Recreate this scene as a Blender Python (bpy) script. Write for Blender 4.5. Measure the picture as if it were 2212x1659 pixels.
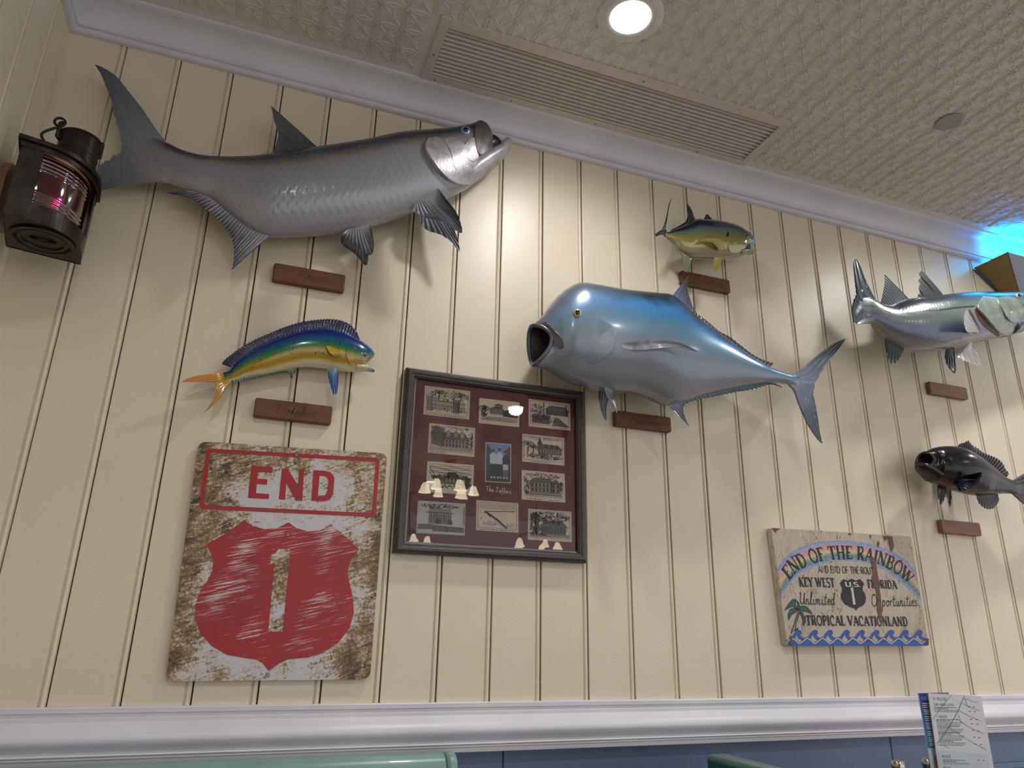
import bpy, bmesh, math, random
import numpy as np
from mathutils import Vector, Matrix
from mathutils.bvhtree import BVHTree
random.seed(7); np.random.seed(7)
PI = math.pi
scene = bpy.context.scene
C = scene.collection
for o in list(bpy.data.objects): bpy.data.objects.remove(o)

# ------------------------------------------------------------------ camera, world, exposure
BW = 0.14                       # width of one wall board; wall plane is y = 0, room at y < 0
CAM = Vector((0.62451, -1.88193, 1.24540))
FPX = 1556.13
_a, _b, _c = .3478075, .3324361, .0192741
FW = Vector((math.sin(_a)*math.cos(_b), math.cos(_a)*math.cos(_b), math.sin(_b)))
_r = Vector((math.cos(_a), -math.sin(_a), 0)); _u = _r.cross(FW)
RT = _r*math.cos(_c) + _u*math.sin(_c); UP = _u*math.cos(_c) - _r*math.sin(_c)
cam_d = bpy.data.cameras.new('camera'); cam = bpy.data.objects.new('camera', cam_d); C.objects.link(cam)
cam_d.sensor_width = 36; cam_d.lens = 36*FPX/2212; cam_d.clip_start = .02
cam.matrix_world = Matrix(((RT.x, UP.x, -FW.x, CAM.x), (RT.y, UP.y, -FW.y, CAM.y), (RT.z, UP.z, -FW.z, CAM.z), (0, 0, 0, 1)))
scene.camera = cam
w = bpy.data.worlds.new('world'); scene.world = w; w.use_nodes = True
w.node_tree.nodes['Background'].inputs[0].default_value = (1.0, 1.0, 1.05, 1)
w.node_tree.nodes['Background'].inputs[1].default_value = 0.78
vs = scene.view_settings
vs.view_transform = 'Standard'; vs.look = 'None'; vs.gamma = 1; vs.use_curve_mapping = False
vs.exposure = 0.62
SPOT_W = 25.0                   # each recessed LED downlight
BLUE_W = 4.5                   # blue LED inside the wall uplight
PENDANT_E = 9.0                 # glow of the pendant shades
ZR = 1.08; ZC = 2.7742; ZCEIL = 2.864     # chair rail top, crown underside, ceiling

def ray(x, y):
    return (FW + RT*((x-1106)/FPX) - UP*((y-829.5)/FPX)).normalized()
def U(x, y, Y=0.0):
    d = ray(x, y); t = (Y-CAM.y)/d.y; return CAM + d*t

# ------------------------------------------------------------------ materials
def lin(c):
    return tuple(((v/255)/12.92 if v/255 <= .04045 else ((v/255+.055)/1.055)**2.4) for v in c[:3]) + (1,)
class NT:
    def __init__(s, name):
        s.m = bpy.data.materials.new(name); s.m.use_nodes = True; s.t = s.m.node_tree
        s.b = s.t.nodes['Principled BSDF']; s.out = s.t.nodes['Material Output']
    def n(s, typ, **kw):
        nd = s.t.nodes.new(typ)
        for k, v in kw.items():
            if k.startswith('i_'):
                key = k[2:]; key = int(key) if key.isdigit() else key.replace('_', ' ')
                nd.inputs[key].default_value = v
            else: setattr(nd, k, v)
        return nd
    def l(s, a, b): s.t.links.new(a, b)
    def math(s, op, a, b=None, c=None):
        nd = s.n('ShaderNodeMath', operation=op)
        for i, v in enumerate((a, b, c)):
            if v is None: continue
            if isinstance(v, (int, float)): nd.inputs[i].default_value = v
            else: s.l(v, nd.inputs[i])
        return nd.outputs[0]
    def ramp(s, f, stops, interp='LINEAR'):
        nd = s.n('ShaderNodeValToRGB'); cr = nd.color_ramp; cr.interpolation = interp
        while len(cr.elements) < len(stops): cr.elements.new(.5)
        for e, (p, col) in zip(cr.elements, stops):
            e.position = p; e.color = col if len(col) == 4 else lin(col)
        s.l(f, nd.inputs[0]); return nd.outputs[0]
    def mix(s, f, a, b, mode='MIX'):
        nd = s.n('ShaderNodeMix', data_type='RGBA', blend_type=mode)
        for i, v in ((0, f), (6, a), (7, b)):
            if isinstance(v, (int, float)): nd.inputs[i].default_value = v
            elif isinstance(v, tuple): nd.inputs[i].default_value = v
            else: s.l(v, nd.inputs[i])
        return nd.outputs[2]
    def coord(s, which='Object', scale=(1, 1, 1)):
        tc = s.n('ShaderNodeTexCoord'); mp = s.n('ShaderNodeMapping'); mp.inputs['Scale'].default_value = scale
        s.l(tc.outputs[which], mp.inputs[0]); return mp.outputs[0]
    def noise(s, vec, scale, detail=3, rough=.5, dist=0):
        nd = s.n('ShaderNodeTexNoise'); nd.inputs['Scale'].default_value = scale; nd.inputs['Detail'].default_value = detail
        nd.inputs['Roughness'].default_value = rough; nd.inputs['Distortion'].default_value = dist
        s.l(vec, nd.inputs['Vector']); return nd.outputs['Fac']
    def bump(s, h, strength=.3, dist=.002):
        nd = s.n('ShaderNodeBump'); nd.inputs['Strength'].default_value = strength; nd.inputs['Distance'].default_value = dist
        s.l(h, nd.inputs['Height']); s.l(nd.outputs[0], s.b.inputs['Normal']); return nd
    def set(s, col=None, rough=None, metal=None, coat=None, spec=None):
        def put(key, v):
            if v is None: return
            if isinstance(v, (int, float)): s.b.inputs[key].default_value = v
            elif isinstance(v, tuple): s.b.inputs[key].default_value = v if len(v) == 4 else lin(v)
            else: s.l(v, s.b.inputs[key])
        put('Base Color', col); put('Roughness', rough); put('Metallic', metal); put('Coat Weight', coat)
        if spec is not None: s.b.inputs['Specular IOR Level'].default_value = spec
        return s
def plain(name, col, rough=.5, metal=0.0, coat=0.0, emit=None, es=0):
    t = NT(name); t.set(lin(col), rough, metal, coat)
    v = t.noise(t.coord('Object'), 35, 3)
    t.l(t.mix(.12, lin(col), t.ramp(v, [(.3, tuple(c*.7 for c in col)), (.7, tuple(min(255, c*1.12) for c in col))])), t.b.inputs['Base Color'])
    if emit: t.b.inputs['Emission Color'].default_value = lin(emit); t.b.inputs['Emission Strength'].default_value = es
    return t.m

def m_wall():
    t = NT('cream_paint'); co = t.coord('Object')
    oi = t.n('ShaderNodeObjectInfo')
    base = t.ramp(t.noise(co, 3, 4), [(.3, (219, 208, 185)), (.7, (226, 216, 194))])
    base = t.mix(t.math('MULTIPLY', oi.outputs['Random'], .16), base, lin((206, 194, 162)))
    specks = t.ramp(t.noise(t.coord('Object', (1, 1, 1)), 90, 1), [(.80, (0, 0, 0, 1)), (.83, (1, 1, 1, 1))])
    base = t.mix(t.math('MULTIPLY', specks, .5), base, lin((120, 105, 75)))
    t.set(base, .34, 0, 0, .5)
    brush = t.noise(t.coord('Object', (60, 60, 700)), 1, 2)
    pat = t.noise(t.coord('Object', (1, 1, 1)), 260, 2)
    t.bump(t.math('ADD', t.math('MULTIPLY', brush, .7), t.math('MULTIPLY', pat, .6)), .30, .0014)
    return t.m
def m_white():
    t = NT('white_gloss_paint'); co = t.coord('Object')
    t.set(t.ramp(t.noise(co, 6, 4), [(.3, (206, 206, 214)), (.7, (216, 216, 223))]), .38, 0, 0, .5)
    t.bump(t.noise(t.coord('Object', (30, 60, 60)), 3, 3), .15, .001); return t.m
def m_ceiling():
    t = NT('pressed_tin_paint'); co = t.coord('Object')
    t.set(t.ramp(t.noise(co, 4, 4), [(.3, (216, 211, 206)), (.7, (225, 220, 215))]), .33, 0, 0, .5)
    t.bump(t.noise(co, 60, 2), .12, .001); return t.m
def m_wood(name, c1, c2, sx=2, rough=.45):
    t = NT(name); co = t.coord('Object', (sx, 20, 40))
    n1 = t.noise(co, 3, 6, .6, 1.5)
    n2 = t.noise(t.coord('Object', (sx*2, 40, 300)), 2, 3)
    t.set(t.mix(t.math('MULTIPLY', n2, .5), t.ramp(n1, [(.3, c1), (.62, c2), (.75, c1)]), lin(tuple(v*.55 for v in c1))), rough)
    t.bump(n2, .15, .001); return t.m
M = {}
M['wall'] = m_wall(); M['white'] = m_white(); M['ceil'] = m_ceiling()
M['plaque'] = m_wood('stained_plaque_wood', (94, 54, 27), (116, 70, 37))
M['plaque2'] = m_wood('pale_plaque_wood', (124, 82, 58), (150, 104, 76))
M['engrave'] = plain('engraved_burn', (86, 54, 40), .7)
M['blue_paint'] = plain('slate_blue_paint', (94, 114, 146), .4)
M['gap'] = plain('dark_gap', (58, 46, 30), .9)
M['vent'] = plain('vent_enamel', (206, 196, 188), .45)
M['black'] = plain('duct_black', (22, 20, 18), .9)
M['brass'] = plain('aged_brass_metal', (142, 120, 80), .42, .45)
M['steel'] = plain('dull_steel', (120, 122, 130), .3, .9)
M['lantern'] = None
M['floor'] = m_wood('floor_planks', (156, 146, 136), (182, 172, 160), 1)

# ------------------------------------------------------------------ mesh helpers
ORIG = {}
def root_of(o):
    while o.parent: o = o.parent
    return o
def mesh(name, verts, faces, mats, parent=None, smooth=False, uv=None, mi=None, auto=None):
    """One mesh object; vertices are given in world metres and stored relative to the top-level object."""
    org = ORIG.get(root_of(parent).name, Vector()) if parent else Vector()
    v = np.asarray([tuple(p) for p in verts], dtype=np.float64) - np.array(org)
    me = bpy.data.meshes.new(name)
    me.from_pydata(v.tolist(), [], [list(f) for f in faces])
    if not isinstance(mats, (list, tuple)): mats = [mats]
    for m in mats: me.materials.append(m)
    if mi is not None: me.polygons.foreach_set('material_index', np.asarray(mi, dtype=np.int32))
    if uv is not None:
        uvl = me.uv_layers.new(name='UVMap'); li = np.zeros(len(me.loops), dtype=np.int32); me.loops.foreach_get('vertex_index', li)
        uvl.data.foreach_set('uv', np.asarray(uv, dtype=np.float32)[li].ravel())
    if smooth: me.polygons.foreach_set('use_smooth', np.ones(len(me.polygons), dtype=bool))
    me.update()
    o = bpy.data.objects.new(name, me); C.objects.link(o)
    if parent: o.parent = parent
    if smooth and auto:
        try: me.set_sharp_from_angle(angle=math.radians(auto))
        except Exception: pass
    return o
def thing(name, label, cat, loc, group=None):
    o = bpy.data.objects.new(name, None); C.objects.link(o); o.location = loc; o.empty_display_size = .05
    o['label'] = label; o['category'] = cat
    if group: o['group'] = group
    ORIG[o.name] = Vector(loc); return o
def tag(o, label, cat, group=None):
    o['label'] = label; o['category'] = cat
    if group: o['group'] = group
    return o
def struct(name, loc=(0, 0, 0)):
    o = bpy.data.objects.new(name, None); C.objects.link(o); o['kind'] = 'structure'; o.location = loc
    ORIG[o.name] = Vector(loc); return o
class MB:
    def __init__(s): s.v = []; s.f = []; s.mi = []
    def add(s, v, f, mi=0):
        n = len(s.v); s.v += [Vector(p) for p in v]; s.f += [[i+n for i in q] for q in f]; s.mi += [mi]*len(f); return s
    def box(s, a, b, mi=0):
        x0, y0, z0 = a; x1, y1, z1 = b
        return s.add([(x0, y0, z0), (x1, y0, z0), (x1, y1, z0), (x0, y1, z0), (x0, y0, z1), (x1, y0, z1), (x1, y1, z1), (x0, y1, z1)],
                     [(0, 3, 2, 1), (4, 5, 6, 7), (0, 1, 5, 4), (1, 2, 6, 5), (2, 3, 7, 6), (3, 0, 4, 7)], mi)
    def tube(s, pts, rad, n=10, mi=0, cap=True):
        pts = [Vector(p) for p in pts]; rings = []
        rr = rad if isinstance(rad, (list, tuple)) else [rad]*len(pts)
        prev = None
        for i, p in enumerate(pts):
            d = (pts[min(i+1, len(pts)-1)]-pts[max(i-1, 0)]).normalized()
            if prev is None:
                a = Vector((0, 0, 1)) if abs(d.z) < .9 else Vector((1, 0, 0)); e1 = d.cross(a).normalized()
            else:
                e1 = (prev - d*prev.dot(d)).normalized()
            prev = e1; e2 = d.cross(e1)
            rings.append([p+(e1*math.cos(2*PI*k/n)+e2*math.sin(2*PI*k/n))*rr[i] for k in range(n)])
        v = [q for r in rings for q in r]; f = []
        for i in range(len(rings)-1):
            for k in range(n):
                f.append((i*n+k, i*n+(k+1) % n, (i+1)*n+(k+1) % n, (i+1)*n+k))
        if cap: f.append(tuple(range(n))[::-1]); f.append(tuple((len(rings)-1)*n+k for k in range(n)))
        return s.add(v, f, mi)
    def lathe(s, prof, n=24, c=(0, 0, 0), mi=0, axis='z'):
        v = []; f = []; m = len(prof)
        for k in range(n):
            a = 2*PI*k/n
            for (r, z) in prof: v.append(Vector((c[0]+r*math.cos(a), c[1]+r*math.sin(a), c[2]+z)))
        for k in range(n):
            for j in range(m-1):
                f.append((k*m+j, ((k+1) % n)*m+j, ((k+1) % n)*m+j+1, k*m+j+1))
        return s.add(v, f, mi)
    def prism(s, poly, d, mi=0):
        """poly: list of points (3D, planar); extruded along vector d"""
        n = len(poly); d = Vector(d); p = [Vector(q) for q in poly]
        f = [tuple(range(n))[::-1], tuple(range(n, 2*n))] + [(i, (i+1) % n, (i+1) % n+n, i+n) for i in range(n)]
        return s.add(p+[q+d for q in p], f, mi)
    def build(s, name, mats, parent=None, smooth=False, auto=None):
        return mesh(name, s.v, s.f, mats, parent, smooth, mi=s.mi if isinstance(mats, (list, tuple)) and len(mats) > 1 else None, auto=auto)
def bevel(o, wd=.003, seg=2):
    m = o.modifiers.new('bevel', 'BEVEL'); m.width = wd; m.segments = seg; m.limit_method = 'ANGLE'; return o
def crom(P, n, closed=False):
    """Catmull-Rom through the points (any dimension), n samples evenly by arc length."""
    P = np.asarray(P, float)
    if len(P) == 2: t = np.linspace(0, 1, n)[:, None]; return P[0]*(1-t)+P[1]*t
    Q = np.vstack([2*P[0]-P[1], P, 2*P[-1]-P[-2]]); out = []
    for i in range(len(P)-1):
        p0, p1, p2, p3 = Q[i:i+4]
        for t in np.linspace(0, 1, 16, endpoint=False):
            out.append(.5*((2*p1)+(-p0+p2)*t+(2*p0-5*p1+4*p2-p3)*t*t+(-p0+3*p1-3*p2+p3)*t**3))
    out.append(P[-1]); out = np.array(out)
    s = np.r_[0, np.cumsum(np.linalg.norm(np.diff(out, axis=0), axis=1))]
    q = np.linspace(0, s[-1], n)
    return np.stack([np.interp(q, s, out[:, k]) for k in range(P.shape[1])], 1)

# ------------------------------------------------------------------ the room: walls of beaded boards
XR = 38*BW
def board_mesh(h):
    """vertical bead board: flat face, quirk, half-round bead, open joint on the right"""
    prof = [(0.0015, -.012), (0.0015, 0.0005), (.003, .0), (.1225, .0), (.1240, .0035), (.1262, .0040)]
    for k in range(7):
        a = PI - PI*k/6; prof.append((.1315+.0050*math.cos(a), .0030-.0045*math.sin(a)))
    prof += [(.1384, .0045), (.1384, .012), (.0015, .012)]
    prof[0] = (.0015, .012); prof.pop()
    n = len(prof); v = [(x, y, 0) for x, y in prof] + [(x, y, h) for x, y in prof]
    f = [(i, (i+1) % n, (i+1) % n+n, i+n) for i in range(n)] + [tuple(range(n))[::-1], tuple(range(n, 2*n))]
    me = bpy.data.meshes.new('board'); me.from_pydata(v, [], f); me.materials.append(M['wall']); me.update()
    return me
HB = ZC + .02 - (ZR - .02)
bme = board_mesh(HB)
wb = struct('wall_back'); ob = MB().box((-.15, .0121, 0), (XR, .1, 3.0)).build('backing', M['gap'], wb)
for k in range(38):
    o = bpy.data.objects.new('board', bme); C.objects.link(o); o.parent = wb
    o.location = (k*BW + .0025, random.uniform(-.0006, .0006), ZR-.02)
wl = struct('wall_left'); MB().box((-.11, -8.5, 0), (-.0121, .012, 3.0)).build('backing', M['gap'], wl)
for k in range(20):
    o = bpy.data.objects.new('board', bme); C.objects.link(o); o.parent = wl
    o.location = (0.0, -.2555-.14*k, ZR-.02); o.rotation_euler = (0, 0, PI/2)
# the narrow piece left over in the corner
MB().box((-.012, -.1145, ZR-.02), (0, -.0005, ZC+.02)).build('board', M['wall'], wl)
MB().box((-.012, .0002, ZR-.02), (.0046, .012, ZC+.02)).build('corner_strip', M['wall'], wb)
# slate-blue wainscot below the rail
ww = struct('wall_lower')
for (a, b) in ((0.012, 1.300), (1.302, 2.553), (2.555, 3.9), (3.902, XR)):
    bevel(MB().box((a, -.004, .12), (b, .012, .985)).build('panel', M['blue_paint'], ww), .002, 1)
for (a, b) in ((2.95, 3.72),):
    bevel(MB().box((a, -.012, .862), (b, -.004, .880)).build('panel_moulding', M['blue_paint'], ww), .003, 2)
bl = struct('baseboard_back'); bevel(MB().box((0, -.018, 0), (XR, .012, .12)).build('board', M['white'], bl), .004, 2)
fl = MB().box((-.15, -8.5, -.05), (XR+3, .1, 0)).build('floor', M['floor']); fl['kind'] = 'structure'

def sweep(name, prof, x0, x1, axis, mat, mitre=True):
    """profile (out, z) swept along x on the back wall, or along y on the left wall, mitred in the corner"""
    n = len(prof); v = []
    for (o_, z) in prof:
        v.append((o_ if axis == 'x' else o_, -o_, z))
    if axis == 'x':
        v = [(o_, -o_, z) for o_, z in prof] + [(x1, -o_, z) for o_, z in prof]
    else:
        v = [(o_, -o_, z) for o_, z in prof] + [(o_, -8.4, z) for o_, z in prof]
    f = [(i, i+1, i+1+n, i+n) for i in range(n-1)]
    if axis == 'y': f = [q[::-1] for q in f]
    o = mesh(name, v, f, mat, None, True, auto=32); o['kind'] = 'structure'; return o
def arc(c, r, a0, a1, n):
    return [(c[0]+r*math.cos(math.radians(a0+(a1-a0)*k/n)), c[1]+r*math.sin(math.radians(a0+(a1-a0)*k/n))) for k in range(n+1)]
z0 = ZC
crown = [(0, z0), (.010, z0), (.0135, z0+.002)] + arc((.0125, z0+.0095), .0065, -60, 70, 6) + [(.0125, z0+.0165), (.0125, z0+.0195), (.0175, z0+.0205), (.0175, z0+.024)]
for k in range(13):          # big cove
    a = k/12; crown.append((.0190+.0600*(1-math.cos(a*PI/2))**.95, z0+.0250+.0540*math.sin(a*PI/2)**1.05))
crown += [(.083, z0+.081), (.090, z0+.083), (.090, ZCEIL+.002)]
sweep('trim_1', crown, 0, XR, 'x', M['white']); sweep('trim_2', crown, 0, 0, 'y', M['white'])
rail = [(0, 1.0805), (.013, 1.0800), (.0145, 1.0780), (.0145, 1.0690), (.0115, 1.0665), (.0110, 1.0610), (.0165, 1.0590), (.0170, 1.0515), (.0200, 1.0490)]
for k in range(11):
    a = k/10; rail.append((.0215+.0245*max(math.sin(a*PI*.90), 0)**.9, 1.0475-.0510*a))
rail += [(.0385, .9935), (.0405, .9925), (.0415, .9900), (.0400, .9880), (.0370, .9875), (.0385, .9860), (.0385, .9830), (.0360, .9815), (.0350, .9720), (.0330, .9705), (0, .9700)]
sweep('trim_3', rail, 0, XR, 'x', M['white']); sweep('trim_4', rail, 0, 0, 'y', M['white'])

# ------------------------------------------------------------------ ceiling with pressed relief, vent opening left free
ce = struct('ceiling')
VX0, VX1, VY0, VY1 = .982, 2.127, -.311, -.1155     # grille opening
cb = MB(); top = 3.0
for a, b in (((-.15, -8.5), (XR+3, VY0)), ((-.15, VY1), (XR+3, .1)), ((-.15, VY0), (VX0, VY1)), ((VX1, VY0), (XR+3, VY1))):
    cb.box((a[0], a[1], ZCEIL), (b[0], b[1], top))
cb.build('ceiling_panel', M['ceil'], ce)
def relief():
    a = .0727; x0, y0 = 1.5885, -.4015          # one rosette, measured
    segs = []; w_, h_ = .0030, .0034
    def seg(p, q, w2=w_, h2=h_): segs.append((p[0], p[1], q[0], q[1], w2, h2))
    def poly(pts, **k):
        for p, q in zip(pts[:-1], pts[1:]): seg(p, q, **k)
    r0 = .013
    d = math.sqrt(.5)
    seg((r0*d, r0*d), (a-r0*d, a-r0*d)); seg((a-r0*d, r0*d), (r0*d, a-r0*d))
    seg((a*.22, a*.5), (a*.78, a*.5), .0034); seg((a*.5, a*.22), (a*.5, a*.78), .0034)
    for sg in (-1, 1):
        poly([(r0*.8+(a-1.6*r0)*t, sg*(.0045*math.sin(PI*t)+.0015)) for t in (0, .25, .5, .75, 1)], w2=.0022)
        poly([(sg*(.0045*math.sin(PI*t)+.0015), r0*.8+(a-1.6*r0)*t) for t in (0, .25, .5, .75, 1)], w2=.0022)
    poly([(.0065*math.cos(2*PI*k/6), .0065*math.sin(2*PI*k/6)) for k in range(7)], w2=.0025)
    for (cx, cy, an) in ((.25, .12, 0), (.75, .12, 0), (.12, .25, 1), (.12, .75, 1), (.25, .88, 0), (.75, .88, 0), (.88, .25, 1), (.88, .75, 1)):
        dx, dy = (.055*a*d, .055*a*d) if (cx-.5)*(cy-.5) < 0 else (.055*a*d, -.055*a*d)
        seg((cx*a-dx, cy*a-dy), (cx*a+dx, cy*a+dy), .0020, .0016)
    S = np.array(segs); dx = S[:, 2]-S[:, 0]; dy = S[:, 3]-S[:, 1]; L = np.hypot(dx, dy)
    nx, ny = -dy/L*S[:, 4], dx/L*S[:, 4]
    z = np.full(len(S), .0006)
    V = np.stack([np.stack([S[:, 0]+nx, S[:, 1]+ny, z], 1), np.stack([S[:, 0], S[:, 1], -S[:, 5]], 1), np.stack([S[:, 0]-nx, S[:, 1]-ny, z], 1),
                  np.stack([S[:, 2]+nx, S[:, 3]+ny, z], 1), np.stack([S[:, 2], S[:, 3], -S[:, 5]], 1), np.stack([S[:, 2]-nx, S[:, 3]-ny, z], 1)], 1).reshape(-1, 3)
    F = (np.arange(len(S))[:, None, None]*6 + np.array([[0, 1, 4, 3], [1, 2, 5, 4]])[None]).reshape(-1, 4)
    cells = []
    for i in range(-23, 48):
        for j in range(-30, 5):
            x, y = x0+i*a, y0+j*a
            if x < .05 or y > -.12: continue
            if x > .982-a and x < 2.127 and y > -.313-a: continue
            cells.append((x, y, ZCEIL))
    cells = np.array(cells)
    VV = (V[None]+cells[:, None]).reshape(-1, 3); FF = (F[None]+(np.arange(len(cells))*len(V))[:, None, None]).reshape(-1, 4)
    me = bpy.data.meshes.new('pressed_relief')
    me.vertices.add(len(VV)); me.vertices.foreach_set('co', VV.astype(np.float32).ravel())
    me.loops.add(FF.size); me.loops.foreach_set('vertex_index', FF.astype(np.int32).ravel())
    me.polygons.add(len(FF)); me.polygons.foreach_set('loop_start', (np.arange(len(FF))*4).astype(np.int32))
    me.update(calc_edges=True); me.materials.append(M['ceil'])
    o = bpy.data.objects.new('pressed_relief', me); C.objects.link(o); o.parent = ce; o['kind'] = 'stuff'
relief()

# ------------------------------------------------------------------ air grille in the ceiling
vt = thing('air_grille', 'long beige slatted air vent set in the ceiling beside the crown moulding', 'vent', (1.55, -.21, ZCEIL))
fr = MB(); zf = ZCEIL-.006; ox0, ox1, oy0, oy1 = .955, 2.150, -.346, -.0845
for a, b in (((ox0, oy0), (ox1, VY0)), ((ox0, VY1), (ox1, oy1)), ((ox0, VY0), (VX0, VY1)), ((VX1, VY0), (ox1, VY1))):
    fr.box((a[0], a[1], zf), (b[0], b[1], ZCEIL+.01))
fr.build('frame', M['vent'], vt)
MB().box((VX0-.01, VY0-.01, ZCEIL+.055), (VX1+.01, VY1+.01, ZCEIL+.06)).build('duct', M['black'], vt)
sl = None; ns = 12; pitch = (VY1-VY0)/ns
for k in range(ns):
    if sl is None:
        dy, dz, th = .0098, .0100, .0013
        prof = [(dy*.50, .000), (dy*.50-.0025, -.0010), (-dy*.42, dz), (-dy*.42+.0012, dz+.001), (dy*.50, .0018)]
        sl = MB().prism([Vector((VX0, VY0+pitch*.5+y, ZCEIL-.004+z)) for y, z in prof], (VX1-VX0, 0, 0)).build('slat', M['vent'], vt)
    else:
        o = sl.copy(); C.objects.link(o); o.parent = vt; o.location = (0, pitch*k, 0)
for (x, y) in ((.997, -.100), (1.25, -.100), (1.55, -.100), (1.95, -.100), (.968, -.2), (1.6, -.33)):
    MB().lathe([(0, -.002), (.0026, -.0016), (.0034, 0)], 10, (x, y, zf)).build('screw', M['steel'], vt)

# ------------------------------------------------------------------ recessed downlights
M['trim'] = plain('light_trim_white', (214, 208, 206), .35)
M['led'] = NT('led_diffuser').m
_t = M['led'].node_tree.nodes['Principled BSDF']; _t.inputs['Emission Color'].default_value = (1, .97, .93, 1); _t.inputs['Emission Strength'].default_value = 14
def downlight(x, y, label, power, proto=[]):
    r = thing('downlight', label, 'ceiling light', (x, y, ZCEIL), 'recessed ceiling downlights')
    if not proto:
        a = MB().lathe([(.057, .001), (.057, -.006), (.064, -.0085), (.080, -.008), (.0915, -.004), (.093, .001)], 40, (x, y, ZCEIL)).build('trim_ring', M['trim'], r, True, 40)
        b = MB().lathe([(0, -.0035), (.058, -.0035)], 40, (x, y, ZCEIL)).build('diffuser', M['led'], r)
        proto += [a, b]
    else:
        for p in proto:
            o = p.copy(); C.objects.link(o); o.parent = r
    ld = bpy.data.lights.new('downlight_lamp', 'SPOT'); ld.energy = power; ld.color = (1, .985, 1.0); ld.shadow_soft_size = .05
    ld.spot_size = math.radians(165); ld.spot_blend = 1.0
    lo = bpy.data.objects.new('downlight_lamp', ld); C.objects.link(lo); lo.parent = r; lo.location = (0, 0, -.016)
downlight(1.442, -.530, 'lit round white downlight beside the slatted ceiling vent', SPOT_W)
downlight(3.11, -.530, 'lit downlight at the right edge of the picture above the blue glow', SPOT_W)
for x, y, n in ((4.66, -.53, 'first row, third from the corner'), (.614, -1.84, 'second row, nearest the left wall'), (2.22, -1.84, 'second row, second from the left wall'), (3.83, -1.84, 'second row, third from the left wall'),
                (5.24, -2.06, 'second row, furthest from the left wall'), (2.43, -3.04, 'third row behind the camera'), (4.05, -3.04, 'third row, furthest to the right'), (2.57, -6.2, 'last row at the back of the room')):
    downlight(x, y, 'recessed downlight behind the camera, '+n if y < -1 else 'recessed downlight outside the picture, '+n, SPOT_W)
dc = thing('ceiling_disc', 'flat grey round cover plate on the patterned ceiling, unlit', 'cover plate', (2.625, -.532, ZCEIL))
MB().lathe([(0, -.007), (.0395, -.007), (.0405, -.0055), (.0405, -.004)], 40, (2.625, -.532, ZCEIL)).build('cover', plain('cover_grey', (150, 150, 142), .5), dc)
MB().lathe([(.031, .001), (.031, -.0048), (0, -.0048)], 32, (2.625, -.532, ZCEIL)).build('cup', M['black'], dc)

# ------------------------------------------------------------------ fish mounts: tools
def fish_mat(name, stops, rough=.3, metal=.25, coat=.6, head=None, scales=None, spots=None, tailc=None, mott=.1, line=None, grain=60):
    """colour by body height (v: 0 belly .. 1 back) and body length (u: 0 snout .. 1 tail)"""
    t = NT(name); uv = t.n('ShaderNodeUVMap').outputs[0]; sp = t.n('ShaderNodeSeparateXYZ'); t.l(uv, sp.inputs[0]); u, v = sp.outputs[0], sp.outputs[1]
    co = t.coord('Object'); nz = t.noise(co, 18, 4)
    v2 = t.math('ADD', v, t.math('MULTIPLY', t.math('SUBTRACT', nz, .5), mott))
    col = t.ramp(v2, stops)
    if head:
        f = t.ramp(u, [(head[0], (1, 1, 1, 1)), (head[1], (0, 0, 0, 1))]); col = t.mix(t.math('MULTIPLY', f, head[3]), col, lin(head[2]))
    if tailc:
        f = t.ramp(u, [(tailc[0], (0, 0, 0, 1)), (tailc[1], (1, 1, 1, 1))]); col = t.mix(f, col, lin(tailc[2]))
    if scales:      # dark diamonds along the back
        mp = t.n('ShaderNodeMapping'); mp.inputs['Scale'].default_value = (scales[0], scales[1], 1); t.l(uv, mp.inputs[0])
        vo = t.n('ShaderNodeTexVoronoi', feature='DISTANCE_TO_EDGE'); vo.inputs['Scale'].default_value = 1; vo.inputs['Randomness'].default_value = .35; t.l(mp.outputs[0], vo.inputs['Vector'])
        e = t.ramp(vo.outputs['Distance'], [(.02, (1, 1, 1, 1)), (.10, (0, 0, 0, 1))])
        col = t.mix(t.math('MULTIPLY', e, scales[3]), col, lin(scales[2]))
    if spots:
        mp = t.n('ShaderNodeMapping'); mp.inputs['Scale'].default_value = (spots[0], spots[1], 1); t.l(uv, mp.inputs[0])
        vo = t.n('ShaderNodeTexVoronoi'); vo.inputs['Scale'].default_value = 1; t.l(mp.outputs[0], vo.inputs['Vector'])
        e = t.ramp(vo.outputs['Distance'], [(spots[2], (1, 1, 1, 1)), (spots[2]+.06, (0, 0, 0, 1))])
        band = t.ramp(v, [(.16, (0, 0, 0, 1)), (.26, (1, 1, 1, 1)), (.72, (1, 1, 1, 1)), (.82, (0, 0, 0, 1))])
        col = t.mix(t.math('MULTIPLY', e, band), col, lin((18, 30, 40)))
    if line:        # lateral line: v = a + b*cos(..u)
        c = t.math('ADD', t.math('MULTIPLY', t.math('COSINE', t.math('MULTIPLY', u, line[2])), line[1]), line[0])
        dd = t.math('ABSOLUTE', t.math('SUBTRACT', v, c))
        e = t.ramp(dd, [(line[3]*.5, (1, 1, 1, 1)), (line[3], (0, 0, 0, 1))]); col = t.mix(t.math('MULTIPLY', e, line[4]), col, lin((25, 30, 32)))
    t.set(col, rough, metal, coat); t.b.inputs['Coat Roughness'].default_value = .12
    t.bump(t.noise(co, grain, 3), .12, .002); return t.m
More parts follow.
